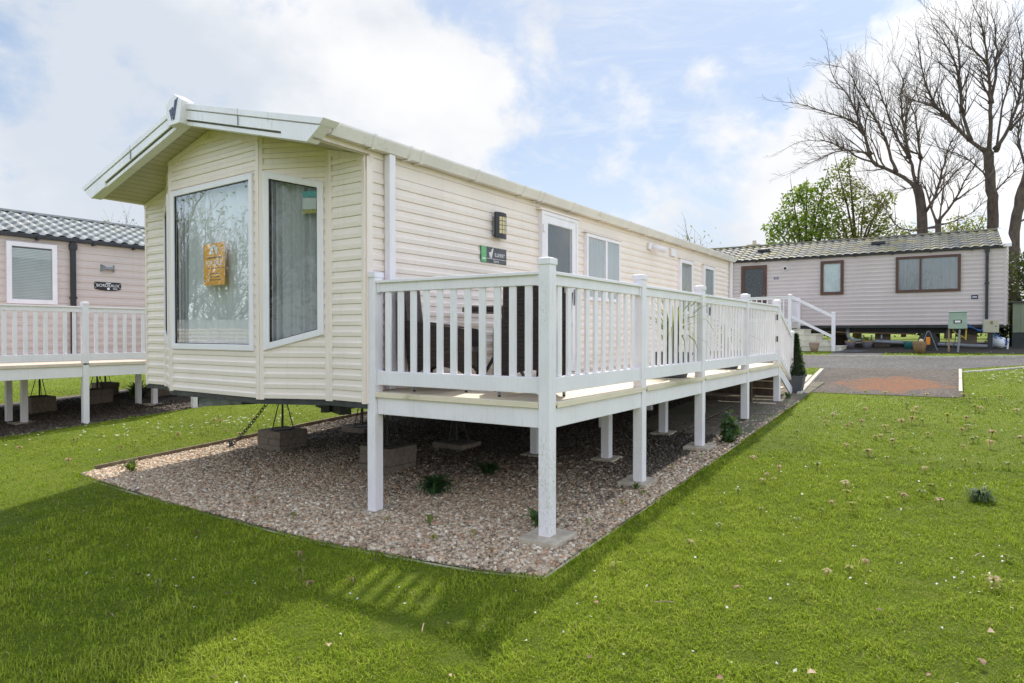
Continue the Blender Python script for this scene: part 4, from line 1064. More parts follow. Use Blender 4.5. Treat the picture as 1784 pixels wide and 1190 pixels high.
# its veranda
VX = -13.15
lver = empty('veranda', (VX, 5.25, 0), 'white slatted veranda in front of the pinkish caravan on the left', 'veranda')
lp_y = [2.35, 3.42, 5.25, 7.30]
for y in lp_y: post(lver, VX, y, g(VX, y)-.02, 2.15)
for a, b in zip(lp_y, lp_y[1:]): railing(lver, (VX, a, 0), (VX, b, 0), 11, z0=1.10, z1=2.075)
railing(lver, (LX+.05, 7.30, 0), (VX, 7.30, 0), 10, z0=1.10, z1=2.075)
y = 2.40; d_ = MB()
while y < 7.26: d_.box(LX+.03, VX+.05, y, y+.138, 1.02, 1.048); y += .144
for a, b in zip(lp_y, lp_y[1:]): d_.box(VX+.051, VX+.06, a+.052, b-.052, 1.0, 1.0485)
obj('deck_boards', d_, 'deck_pink', lver)
for a, b in zip(lp_y, lp_y[1:]): obj('fascia_beam', MB().box(VX-.01, VX+.036, a+.052, b-.052, .80, .995), 'white', lver, bevel=.004)
obj('fascia_beam', MB().box(LX+.05, VX-.052, 7.28, 7.32, .80, .995), 'white', lver, bevel=.004)
for x, y in ((-14.5, 4.75), (-15.05, 4.68), (-15.0, 7.05), (-14.6, 7.2), (-14.5, 2.7), (-13.9, 3.3)): post(lver, x, y, g(x, y)+.02, .80 if x > -14.9 else .93, cap=False, name='support_leg')
for x, y, lab in ((-14.5, 4.75, 'concrete pad under the inner leg of the left veranda'), (-14.6, 7.2, 'concrete pad near the sunlit end post of the left veranda')):
    tag(obj('concrete_pad', MB().box(x-.2, x+.2, y-.2, y+.2, g(x, y)-.05, g(x, y)+.03), 'concrete', loc=(x, y, g(x, y))), lab, 'pad')
for x, y, n_, lab in ((-16.1, 5.55, 3, 'block pier under the left caravan beside the inner legs'), (-16.3, 6.75, 3, 'block pier under the left caravan behind the white corner post'),
                      (-16.2, 8.1, 2, 'low block pier under the left caravan towards its far end'), (-17.9, 7.6, 3, 'block pier under the far side of the left caravan')):
    zt = pier(x, y, n_, .5, .46, .12, lab, grp='block piers under the left caravan'); jack(x, y, zt, .92, 'screw jack on the '+lab.split(' under')[0]+' '+lab.split('caravan ')[-1] if 'caravan ' in lab else 'screw jack on the pier at the far side of the left caravan', 'screw jacks under the left caravan')
weed('weed_plant', W_(-16.2, 7.6), 'dark leafy weeds growing under the left caravan', 60, .4, .07, .8, ((.03, .07, .02), (.05, .1, .03)), seed=12)

# ------------------------------------------------------------------ the neighbour on the right (wall faces -y), slightly turned
RVX, RVY, RVR = 1.22, 25.45, R(2.0)
rv = empty('static_caravan', (RVX, RVY, 1.87), 'mauve grey static caravan across the road with brown window frames and a mossy roof', 'caravan', rz=RVR, local=True)
# local frame: x from 0 (right end) to -10.4, y into the caravan, z from the floor
RW, RH, RD = 10.4, 2.46, 3.7
w_ = MB(); clad(w_, [[(-RW, 0), (0, 0), (0, RH), (-RW, RH)]], (0, 0, 0), (1, 0, 0), (0, -1, 0), 0, .137, .9)
obj('side_wall', w_, 'mauve', rv)
w_ = MB(); CXR, CYR = .10, .62
Lc = math.hypot(CXR, CYR); clad(w_, [[(0, 0), (Lc, 0), (Lc, RH+.12), (0, RH)]], (0, 0, 0), (CXR, CYR, 0), (CYR, -CXR, 0), 0, .137, .9)
Le = RD-2*CYR; clad(w_, [[(0, 0), (Le, 0), (Le, RH+.1), (Le/2, RH+.7), (0, RH+.1)]], (CXR, CYR, 0), (0, 1, 0), (1, 0, 0), 0, .137, .9)
clad(w_, [[(0, 0), (RD, 0), (RD, RH), (RD/2, RH+.75), (0, RH)]], (-RW, RD, 0), (0, -1, 0), (-1, 0, 0), 0, .137, .9)
obj('end_wall', w_, 'mauve', rv)
obj('side_wall', MB().box(-RW, 0, RD-.02, RD, 0, RH), 'mauve', rv)
obj('floor', MB().box(-RW+.02, -.02, .02, RD-.03, -.09, -.01).box(-RW+.3, -.3, .5, .58, -.28, -.09).box(-RW+.3, -.3, 2.6, 2.68, -.28, -.09), 'dark_metal', rv)
obj('corner_trim', MB().box(-.05, .014, -.018, .03, -.03, RH), 'mauve', rv)
dn = Vector((0, -1.9, -.72)).normalized()
obj('roof', tile_roof(MB(), (-RW-.1, RD/2, RH+.76), (1, 0, 0), RW+.06, dn, 2.14, wave=.26, amp=.018, course=.31, step=.028), 'tile_moss', rv, smooth=True)
dn = Vector((0, 1.9, -.72)).normalized()
obj('roof', tile_roof(MB(), (-RW-.1, RD/2, RH+.76), (1, 0, 0), RW+.06, dn, 2.14, wave=.26, amp=.02), 'tile_moss', rv, smooth=True)
obj('ridge_cap', MB().bar((-RW-.1, RD/2, RH+.78), (.0, RD/2, RH+.78), .2, .05), 'tile_moss', rv)
av = MB(); av.prism([(-.13, RH-.03), (-.13, RH+.075), (RD/2, RH+.83), (RD+.13, RH+.075), (RD+.13, RH-.03), (RD/2, RH+.66)], (-.10, 0, 0), (0, 1, 0), (0, 0, 1), (1, 0, 0), .22)
obj('apron_board', av, 'apron', rv, bevel=.005)
obj('gutter', MB().box(-RW, -.05, -.105, -.014, RH-.05, RH+.035), 'black_plastic', rv, bevel=.01)
for x in np.arange(-8.6, -.3, 1.1): obj('bracket', MB().box(x, x+.04, -.125, -.014, RH-.085, RH-.0), 'black_plastic', rv)
obj('downpipe', MB().box(-.53, -.45, -.09, -.016, -.02, RH-.05).box(-.55, -.43, -.10, -.015, 1.28, 1.33).box(-.55, -.43, -.10, -.015, RH-.18, RH-.05), 'black_plastic', rv, bevel=.004)
RO, RU, RN = (0, 0, 0), (1, 0, 0), (0, -1, 0)
window(rv, [(-2.98, 1.09), (-1.17, 1.09), (-1.17, 2.29), (-2.98, 2.29)], RO, RU, RN, 'brown_frame', mull=-2.27, cm='net_dim', seed=8, fw=.085, back='room')
window(rv, [(-5.29, 1.09), (-4.55, 1.09), (-4.55, 2.29), (-5.29, 2.29)], RO, RU, RN, 'brown_frame', back='frosted', fw=.10)
window(rv, [(-9.6, 1.09), (-8.37, 1.09), (-8.37, 2.29), (-9.6, 2.29)], RO, RU, RN, 'brown_frame', cm='net', seed=9, fw=.09)
dmb = MB(); c = frame_poly(dmb, [(-8.03, .02), (-7.11, .02), (-7.11, 2.27), (-8.03, 2.27)], .13, RO, RU, RN, 0, .055)
dr = obj('door', dmb, 'brown_frame', rv, bevel=.004)
obj('door_leaf', MB().box(c[0][0], c[1][0], -.038, -.016, c[0][1], 1.0), 'brown_frame', dr)
obj('pane', MB().box(c[0][0], c[1][0], -.034, -.0165, 1.0, c[2][1]), 'obscure', dr)
obj('handle', MB().box(-7.22, -7.19, -.08, -.046, 1.0, 1.15), 'galv', dr)
bl = MB(); bl.tube([(-6.47, -.012, 2.10), (-6.47, -.06, 2.10)], .085, 16); bo = obj('bulkhead_lamp', bl, 'white', rv, bevel=.006)
obj('lamp_lens', MB().tube([(-6.47, -.061, 2.10), (-6.47, -.075, 2.10)], .055, 14), 'dark_room', bo)
n1 = obj('number_plate', MB().box(-6.86, -6.70, -.022, -.015, 1.72, 1.80), 'navy', rv); text('lettering', 'W23', .045, (-6.78, -.0235, 1.76), (1, 0, 0), (0, 0, 1), 'letter', n1) if False else obj('plate_mark', MB().box(-6.84, -6.72, -.024, -.022, 1.75, 1.77), 'letter', n1)
n2 = obj('maker_plate', MB().box(-.89, -.71, -.022, -.015, .82, .95), 'navy', rv); obj('plate_mark', MB().box(-.86, -.74, -.024, -.022, .87, .90), 'letter', n2)
for x in (-7.4, -3.55): obj('roof_vent', MB().box(x-.22, x+.22, .75, 1.05, RH+.38, RH+.52), 'black_plastic', rv, bevel=.04)
wp = MB(); wp.tube([(-4.45, .4, -.02), (-4.45, .35, -.28), (-4.42, .32, -.40), (-4.32, .3, -.50), (-4.1, .3, -.53), (-2.5, .4, -.60), (.1, .6, -.72)], .062, 10)
for x in (-3.95, -3.7, -3.4): wp.tube([(x, .3, -.50), (x, .3, -.33)], .028, 8)
obj('waste_pipe', wp, 'pipe_grey', rv, smooth=True)
obj('supply_pipe', MB().tube([(-6.5, .3, -.12), (-4.6, .35, -.25), (-2.4, .5, -.30)], .025, 6), 'tan_pot', rv)
RVW = lambda x, y: (RVX + x*math.cos(RVR)-y*math.sin(RVR), RVY + x*math.sin(RVR)+y*math.cos(RVR))
for k, (x, y, lab) in enumerate(((-6.3, .8, 'dark block pier under the right caravan behind its steps'), (-3.4, 1.0, 'dark block pier under the right caravan behind the striped pots'), (-.9, .9, 'dark block pier under the right caravan behind the meter box'),
                                 (-4.9, 2.9, 'dark block pier under the far side of the right caravan'), (-1.9, 2.9, 'dark block pier under the back of the right caravan near the hose reel'))):
    wx, wy = RVW(x, y); pier(wx, wy, 4, .45, .45, .13, lab, grp='block piers under the right caravan')
# landing and steps at its door
st = empty('entrance_steps', (-4.78, 24.45, g(-4.78, 24.45)), 'cream entrance steps with a white railed landing at the door of the mauve caravan', 'steps')
gz = g(-4.5, 24); LZ = 1.93
for x, y, z in ((-4.78, 23.75, 2.92), (-4.78, 25.2, 2.86), (-3.42, 23.75, 2.28), (-7.0, 23.75, 2.92)): post(st, x, y, g(x, y), z, w=.11)
railing(st, (-7.0, 23.75, 0), (-4.78, 23.75, 0), 11, z0=1.98, z1=2.86, bw=.04)
railing(st, (-4.78, 23.75, 0), (-4.78, 25.2, 0), 7, z0=1.98, z1=2.82, bw=.04)
obj('landing', MB().box(-7.1, -4.80, 23.82, 25.3, LZ-.16, LZ).box(-7.0, -4.95, 23.78, 23.815, gz, LZ-.17), 'steps_cream', st, bevel=.006)
for k in range(4):
    x1 = -4.72+.38*(k+1); zt = LZ-.19*(k+1)
    obj('step', MB().box(-4.72, x1, 23.85-.002*k, 25.1, max(gz-.05, zt-.19) if k < 3 else gz-.05, zt-.028).box(-4.72, x1+.03, 23.83-.002*k, 25.12, zt-.026, zt), 'steps_cream', st, bevel=.006)
a, b = Vector((-4.73, 23.75, 2.84)), Vector((-3.46, 23.75, 2.16))
obj('handrail', MB().bar(a, b, .07, .09), 'white', st, bevel=.005)
obj('handrail', MB().bar(a-Vector((0, 0, .68)), b-Vector((0, 0, .68)), .06, .09), 'white', st, bevel=.005)

def round_pot(name, x, y, r0, r1, h, m, rim, label, plant=None):
    z = g(x, y); o = empty(name, (x, y, z), label, 'plant pot')
    obj('pot_body', MB().lathe([(r0, 0), (r1*.93, h*.72), (r1*.93, h*.78)], (x, y, z), 24), m, o, smooth=True)
    obj('pot_rim', MB().lathe([(r1*.99, h*.78), (r1, h*.8), (r1, h), (r1*.86, h), (r1*.84, h*.9), (.001, h*.9)], (x, y, z), 24), rim, o)
    if plant:
        v, f, c = leaf_cloud(160, lambda r, n: np.stack([x+r.normal(0, r1*.55, n), y+r.normal(0, r1*.5, n), z+h+r.uniform(-.04, .10, n)], -1), .07, plant, seed=int(abs(x)*100))
        obj_np('plant', v, f, 'leaf', c, parent=o)
    return o
round_pot('plant_pot', -3.95, 23.42, .10, .17, .32, 'terracotta', 'terracotta', 'pale terracotta pot standing before the cream steps')
round_pot('plant_pot', -3.10, 25.25, .13, .18, .27, 'blue_pot', 'tan_pot', 'blue striped pot without a plant, under the right caravan')
round_pot('plant_pot', -2.58, 25.25, .13, .18, .28, 'blue_pot', 'tan_pot', 'blue striped pot topped with yellow green leaves under the right caravan', ((.25, .28, .04), (.18, .24, .04)))
round_pot('plant_pot', -1.33, 24.95, .12, .17, .25, 'teal_pot', 'teal_pot', 'teal pot under the right caravan beside the hose reel')
bp_ = round_pot('plant_pot', -.96, 22.95, .14, .19, .36, 'brown_pot', 'brown_pot', 'large brown pot with a pale ball on top beside the road')
obj('pale_ball', MB().lathe([(.001, .32), (.05, .34), (.065, .385), (.045, .43), (.001, .44)], (-.92, 22.95, g(-.93, 22.95)), 14), 'lamp_glass', bp_, smooth=True)
# hose reel
hx, hy = -.78, 24.2; hz = g(hx, hy)+.31
hr = empty('hose_reel', (hx, hy, g(hx, hy)), 'black hose reel with an orange hub on a metal stand by the meter box', 'hose reel')
obj('reel_drum', MB().tube([(hx, hy-.10, hz), (hx, hy-.085, hz)], .27, 28).tube([(hx, hy+.085, hz), (hx, hy+.10, hz)], .27, 28).tube([(hx, hy-.08, hz), (hx, hy+.08, hz)], .2, 20), 'black_plastic', hr)
obj('hub', MB().box(hx-.06, hx+.06, hy-.16, hy-.105, hz-.13, hz+.12), 'orange_plastic', hr, bevel=.02)
obj('stand', MB().tube([(hx-.22, hy-.15, hz-.31), (hx-.02, hy-.15, hz+.30), (hx+.04, hy-.15, hz+.30), (hx+.25, hy-.15, hz-.31)], .013, 8).tube([(hx-.22, hy+.15, hz-.31), (hx-.02, hy+.15, hz+.30), (hx+.25, hy+.15, hz-.31)], .013, 8).tube([(hx, hy-.15, hz+.30), (hx, hy+.15, hz+.30)], .02, 8), 'galv', hr)
for k in range(3): obj('hose', MB().torus((hx, hy-.05+.05*k, hz), .215, .022, axis=(0, 1, 0), n=24, m=6), 'grey_pot', hr, smooth=True)
hs = [(hx+.2, hy-.1, g(hx, hy)+.02), (hx+.45, hy-.2, g(hx, hy)+.015), (hx+.62, hy-.25, g(hx, hy)+.06), (hx+.70, hy-.3, g(hx, hy)+.3), (hx+.72, hy-.4, g(hx, hy)+.75)]
obj('hose_tail', MB().tube(hs, .011, 6), 'grey_pot', hr, smooth=True)
# meter box on two posts
mx, my = -.02, 23.55; mz = g(mx, my)
mt = empty('meter_box', (mx, my, mz), 'green utility meter box raised on two thin posts by the road', 'utility box')
obj('box_body', MB().prism([(-.24, .70), (.24, .70), (.23, 1.19), (-.22, 1.19)], (mx, my-.14, mz), (1, 0, 0), (0, 0, 1), (0, 1, 0), .30), 'meter_green', mt, bevel=.02)
obj('lid', MB().box(mx-.23, mx+.24, my-.16, my+.18, mz+1.192, mz+1.225), 'meter_green', mt, bevel=.015)
wn = obj('meter_window', MB().box(mx-.10, mx+.10, my-.155, my-.1405, mz+.87, mz+.97), 'black_plastic', mt, bevel=.006)
obj('meter_dial', MB().box(mx-.07, mx+.07, my-.158, my-.1555, mz+.89, mz+.95), 'letter', wn)
lt = MB()
for x in (-.17, .09):
    for z in (1.08, 1.105, 1.13): lt.box(mx+x, mx+x+.09, my-.146, my-.1402, mz+z, mz+z+.010)
obj('louvre', lt, 'meter_green', mt)
obj('post', MB().box(mx-.24, mx-.19, my+.02, my+.08, mz-.05, mz+.70), 'tan_pot', mt, bevel=.004)
obj('post', MB().tube([(mx+.01, my-.04, mz-.05), (mx+.05, my-.04, mz+.68)], .028, 10), 'galv', mt)
obj('yellow_pipe', MB().tube([(mx-.12, my, mz+.67), (mx-.05, my-.02, mz+.57), (mx+.20, my, mz+.42)], .014, 6).tube([(mx+.20, my, mz+.38), (mx+.21, my, mz+.68)], .02, 8), 'yellow', mt)
obj('conduit', MB().tube([(mx-.26, my+.05, mz+.68), (mx-.27, my+.05, mz+.5), (mx-.30, my+.1, mz+.2)], .010, 6), 'grey_pot', mt)
# cream box on a dark post, containers, cables
bx_, by_ = .83, 24.75; bz_ = g(bx_, by_)
bb = empty('electric_box', (bx_, by_, bz_), 'small cream electric box on a dark post near the corner of the mauve caravan', 'utility box')
obj('box_body', MB().box(bx_-.21, bx_+.19, by_-.12, by_+.10, bz_+.52, bz_+.93), 'meter_cream', bb, bevel=.012)
obj('box_door', MB().box(bx_-.19, bx_+.17, by_-.132, by_-.121, bz_+.54, bz_+.91), 'meter_cream', bb, bevel=.006)
obj('warning_label', MB().box(bx_-.03, bx_+.04, by_-.135, by_-.1325, bz_+.78, bz_+.88), 'tan_pot', bb)
obj('lock', MB().tube([(bx_+.11, by_-.14, bz_+.72), (bx_+.11, by_-.132, bz_+.72)], .018, 10), 'black_plastic', bb)
obj('post', MB().box(bx_-.09, bx_+.04, by_-.04, by_+.04, bz_-.05, bz_+.515), 'black_plastic', bb)
tag(obj('power_cable', MB().tube([(.10, 23.7, 1.98), (.35, 24.2, 1.78), (.55, 24.6, 1.65), (.70, 24.8, 1.85)], .012, 6).tube([(.1, 23.7, 1.85), (.45, 24.5, 1.72), (.85, 24.9, 1.62), (1.05, 25.0, 1.5)], .012, 6), 'blue', loc=(.4, 24.4, 1.1), smooth=True), 'blue and dark cables looping from the meter box to the cream box', 'cable')
cx_, cy_ = 1.10, 24.95; cz_ = g(cx_, cy_)
ct = empty('water_container', (cx_, cy_, cz_), 'white rounded water container with a blue strap lying by the corner of the mauve caravan', 'container')
obj('drum', MB().tube([(cx_-.25, cy_+.1, cz_+.24), (cx_-.22, cy_+.1, cz_+.24), (cx_+.05, cy_, cz_+.19), (cx_+.08, cy_, cz_+.185)], [.10, .17, .17, .11], 16), 'bottle_white', ct, smooth=True)
obj('strap', MB().bar((cx_-.32, cy_+.0, cz_+.48), (cx_+.14, cy_-.08, cz_+.16), .06, .02).bar((cx_-.28, cy_-.06, cz_+.52), (cx_+.18, cy_-.1, cz_+.22), .03, .02), 'blue', ct)
obj('handle', MB().tube([(cx_+.14, cy_-.05, cz_), (cx_+.16, cy_-.05, cz_+.35)], .025, 8), 'bottle_white', ct)
# small shed on the right edge
shx = 1.42
sh = empty('garden_shed', (shx+.9, 26.4, g(2, 26.4)), 'pale green shed with a dark base at the right edge, beside the mauve caravan', 'shed')
gs = g(2, 26.4)
s_ = MB()
for k in range(9): s_.box(shx+.2*k+.003, shx+.2*(k+1)-.003, 26.0, 26.02, gs+.45, gs+1.38)
s_.box(shx, shx+1.8, 26.021, 27.6, gs+.45, gs+1.38)
obj('shed_wall', s_, 'shed_green', sh)
obj('shed_base', MB().box(shx-.01, shx+1.8, 25.99, 27.6, gs-.05, gs+.448), 'shed_base', sh)
obj('shed_roof', MB().prism([(-.06, 1.39), (1.86, 1.39), (1.86, 1.47), (-.06, 1.43)], (shx, 25.92, gs), (1, 0, 0), (0, 0, 1), (0, 1, 0), 1.75), 'tile_dark', sh)
tag(obj('doormat', MB().add([(a, b, g(a, b)+z) for z in (.006, .02) for a, b in ((-3.3, 23.5), (-2.6, 23.3), (-2.35, 24.0), (-3.1, 24.3))], [(3, 2, 1, 0), (4, 5, 6, 7), (0, 1, 5, 4), (1, 2, 6, 5), (2, 3, 7, 6), (3, 0, 4, 7)]), 'grey_pot', loc=(-2.8, 23.8, g(-2.8, 23.8))), 'dark mat lying on the ground beside the cream steps', 'mat')
strip_sheet('path', [[(-3.35, 21.5), (-1.9, 21.5), (-1.9, 24.6), (-3.35, 24.6)]], .0085, 'road')
# far house chimney
hsx, hsy = -9.6, 34.0
hb = empty('far_house', (hsx, hsy, g(hsx, hsy)), 'distant house showing only its cream chimney over the mossy roof', 'house')
obj('house_wall', MB().box(hsx-6, hsx+3, hsy+.6, hsy+8, g(0, 34), 4.0), 'chimney', hb)
obj('roof', MB().prism([(.3, 4.0), (8.3, 4.0), (4.3, 5.6)], (hsx-6.2, hsy, 0), (0, 1, 0), (0, 0, 1), (1, 0, 0), 9.4), 'tile_dark', hb)
cs_ = obj('chimney_stack', MB().box(hsx-.35, hsx+.35, hsy+3.8, hsy+4.5, 5.0, 6.62).box(hsx-.42, hsx+.42, hsy+3.73, hsy+4.57, 6.42, 6.52), 'chimney', hb)
obj('chimney_stack', MB().box(hsx+1.0, hsx+1.6, hsy+3.8, hsy+4.5, 5.0, 6.5), 'chimney_pot', hb)
obj('chimney_pot', MB().lathe([(.12, 0), (.10, .25)], (hsx, hsy+4.15, 6.62), 10), 'chimney', cs_)

# ------------------------------------------------------------------ trees
TREE_A = [(0.27, [(-1.15, 31.0, 3.0), (-1.23, 31.0, 5.56), (-1.28, 31.0, 6.73), (-1.44, 31.0, 7.56)]), (0.15, [(-1.44, 31.0, 7.56), (-2.18, 30.88, 8.22), (-2.83, 30.76, 8.58), (-3.1, 30.64, 9.07), (-3.34, 30.52, 10.1), (-4.04, 30.4, 10.68), (-5.02, 30.28, 11.2), (-6.03, 30.16, 11.66)]), (0.11, [(-3.05, 30.64, 9.01), (-3.43, 30.68, 10.4), (-3.91, 30.71, 11.59), (-4.49, 30.75, 12.58), (-4.66, 30.78, 13.44)]), (0.12, [(-2.18, 30.88, 8.22), (-2.42, 30.8, 9.14), (-2.8, 30.71, 10.29), (-3.43, 30.63, 11.58), (-3.85, 30.55, 12.61), (-4.24, 30.46, 12.91)]), (0.13, [(-1.44, 31.0, 7.56), (-1.73, 31.07, 8.78), (-2.21, 31.13, 9.82), (-2.53, 31.2, 10.97), (-2.9, 31.27, 12.03), (-3.34, 31.33, 12.75)]), (0.12, [(-1.73, 31.07, 8.78), (-1.84, 31.17, 9.77), (-2.02, 31.27, 11.13), (-1.97, 31.37, 12.1), (-2.21, 31.47, 12.78)]), (0.1, [(-1.44, 31.0, 7.56), (-1.3, 30.72, 8.76), (-1.68, 30.44, 8.87), (-1.79, 30.17, 10.07), (-1.36, 29.89, 11.26), (-1.16, 29.61, 11.68)]), (0.09, [(-1.3, 30.72, 8.64), (-1.32, 30.2, 9.09), (-1.49, 29.68, 10.11), (-1.76, 29.16, 10.9)]), (0.09, [(-2.83, 30.76, 8.58), (-3.67, 31.03, 9.2), (-4.6, 31.3, 9.91), (-5.58, 31.57, 10.26), (-6.41, 31.84, 10.28)]), (0.08, [(-3.1, 30.64, 9.07), (-4.03, 30.38, 9.3), (-4.87, 30.13, 9.06), (-5.62, 29.87, 8.7)]), (0.12, [(-1.22, 31.0, 6.44), (-0.82, 30.79, 6.99), (-0.51, 30.58, 8.26), (-0.32, 30.36, 8.97), (0.16, 30.15, 9.53)]), (0.07, [(-0.82, 30.79, 6.99), (-0.61, 31.18, 7.37), (-0.14, 31.58, 8.08), (0.52, 31.98, 8.76), (0.75, 32.37, 9.5)])]
TREE_B = [(0.27, [(1.32, 32.5, 2.99), (1.14, 32.5, 5.89), (1.07, 32.5, 7.4), (0.94, 32.5, 8.92)]), (0.15, [(0.94, 32.5, 8.92), (0.33, 32.48, 9.48), (-0.45, 32.46, 10.56), (-1.06, 32.44, 11.64), (-1.36, 32.42, 12.78), (-1.53, 32.4, 14.02)]), (0.12, [(-0.45, 32.46, 10.56), (-0.97, 32.82, 11.25), (-1.72, 33.18, 11.75), (-2.17, 33.54, 12.33)]), (0.13, [(0.33, 32.48, 9.48), (0.05, 32.46, 10.82), (-0.05, 32.44, 12.13), (-0.12, 32.42, 13.55), (-0.68, 32.4, 14.64)]), (0.12, [(0.06, 32.46, 10.7), (-0.11, 32.61, 12.32), (-0.48, 32.76, 13.65), (-1.06, 32.91, 14.82)]), (0.17, [(0.98, 32.5, 8.8), (1.0, 32.22, 10.8), (0.86, 31.94, 12.33), (0.7, 31.66, 13.63), (0.41, 31.38, 14.54)]), (0.12, [(1.0, 32.22, 10.8), (1.16, 32.36, 12.18), (1.15, 32.51, 13.6), (0.98, 32.65, 14.74)]), (0.14, [(1.19, 32.5, 9.0), (1.62, 32.79, 9.92), (1.93, 33.09, 11.09), (2.07, 33.38, 12.54), (1.94, 33.68, 14.07)]), (0.1, [(1.19, 32.5, 8.88), (1.36, 32.52, 10.58), (1.62, 32.54, 11.9), (1.52, 32.56, 13.53), (1.75, 32.57, 14.04)]), (0.11, [(1.62, 32.79, 9.8), (2.21, 33.05, 10.56), (2.57, 33.31, 11.71), (2.67, 33.57, 13.38)]), (0.08, [(1.07, 32.5, 7.63), (0.34, 32.68, 8.71), (-0.45, 32.87, 9.3), (-1.27, 33.05, 9.77)]), (0.08, [(0.86, 31.94, 12.33), (0.38, 31.24, 12.88), (0.28, 30.55, 13.53)]), (0.07, [(1.07, 32.5, 7.17), (1.76, 32.91, 8.08), (2.24, 33.33, 9.14)])]
TREE_C = [(0.16, [(-0.55, 29.9, 2.94), (-0.64, 29.9, 5.33), (-0.68, 29.9, 5.82)]), (0.1, [(-0.68, 29.9, 5.82), (-0.99, 29.97, 6.75), (-1.2, 30.05, 7.47), (-1.73, 30.12, 7.32), (-2.23, 30.19, 7.86)]), (0.1, [(-0.68, 29.9, 5.82), (-0.18, 29.69, 6.61), (0.31, 29.48, 7.58), (0.68, 29.26, 8.16)]), (0.07, [(-0.68, 29.9, 5.82), (-0.53, 29.4, 6.82), (-0.36, 28.9, 7.98), (-0.13, 28.4, 8.56)]), (0.06, [(-0.18, 29.69, 6.61), (0.5, 30.27, 7.18), (1.04, 30.86, 7.76)]), (0.07, [(-0.72, 29.9, 5.71), (-1.9, 29.87, 5.71), (-2.6, 29.84, 6.8), (-3.32, 29.81, 7.82)]), (0.06, [(-0.68, 29.9, 5.78), (0.15, 30.25, 6.05), (0.87, 30.6, 6.64)])]
TREE_D = [(0.24, [(1.76, 31.0, 2.04), (1.69, 31.0, 4.66), (1.84, 31.0, 6.38), (2.09, 31.0, 7.64), (2.24, 31.0, 9.33)]), (0.14, [(1.84, 31.0, 6.38), (2.29, 31.4, 7.05), (2.82, 31.81, 8.79), (3.01, 32.21, 10.39)]), (0.1, [(1.73, 31.0, 5.74), (2.13, 31.34, 5.97), (2.82, 31.68, 6.6)]), (0.1, [(2.09, 31.0, 7.64), (1.85, 31.45, 9.09), (1.99, 31.9, 10.5), (1.9, 32.35, 12.0)])]
def grow(mb, p, d, L, r, level, rnd, up=.10, spread=.55, rmin=.006):
    """one curving limb that throws side shoots"""
    n = max(3, int(L/.28)); pts = [Vector(p)]; rad = [r]; d = Vector(d).normalized(); step = L/n
    kids = []
    for i in range(n):
        d = (d + Vector((rnd.gauss(0, .13), rnd.gauss(0, .13), rnd.gauss(0, .09)+up*.35))).normalized()
        pts.append(pts[-1]+d*step); rad.append(max(rmin*.7, r*(1-(i+1)/n*.8)))
        if level > 0 and i >= 0 and rnd.random() < .92:
            ax = Vector((rnd.gauss(0, 1), rnd.gauss(0, 1), rnd.gauss(0, 1))); ax = (ax-d*ax.dot(d)).normalized()
            kids.append((pts[-1].copy(), (d+ax*rnd.uniform(spread*.7, spread*1.5)+Vector((0, 0, up))).normalized(), L*rnd.uniform(.35, .62)*(1-.35*i/n), max(rmin, rad[-1]*.62)))
    mb.tube(pts, rad, 6 if r > .03 else 4 if r > .012 else 3, cap=False)
    for k in kids: grow(mb, *k, level-1, rnd, up, spread, rmin)
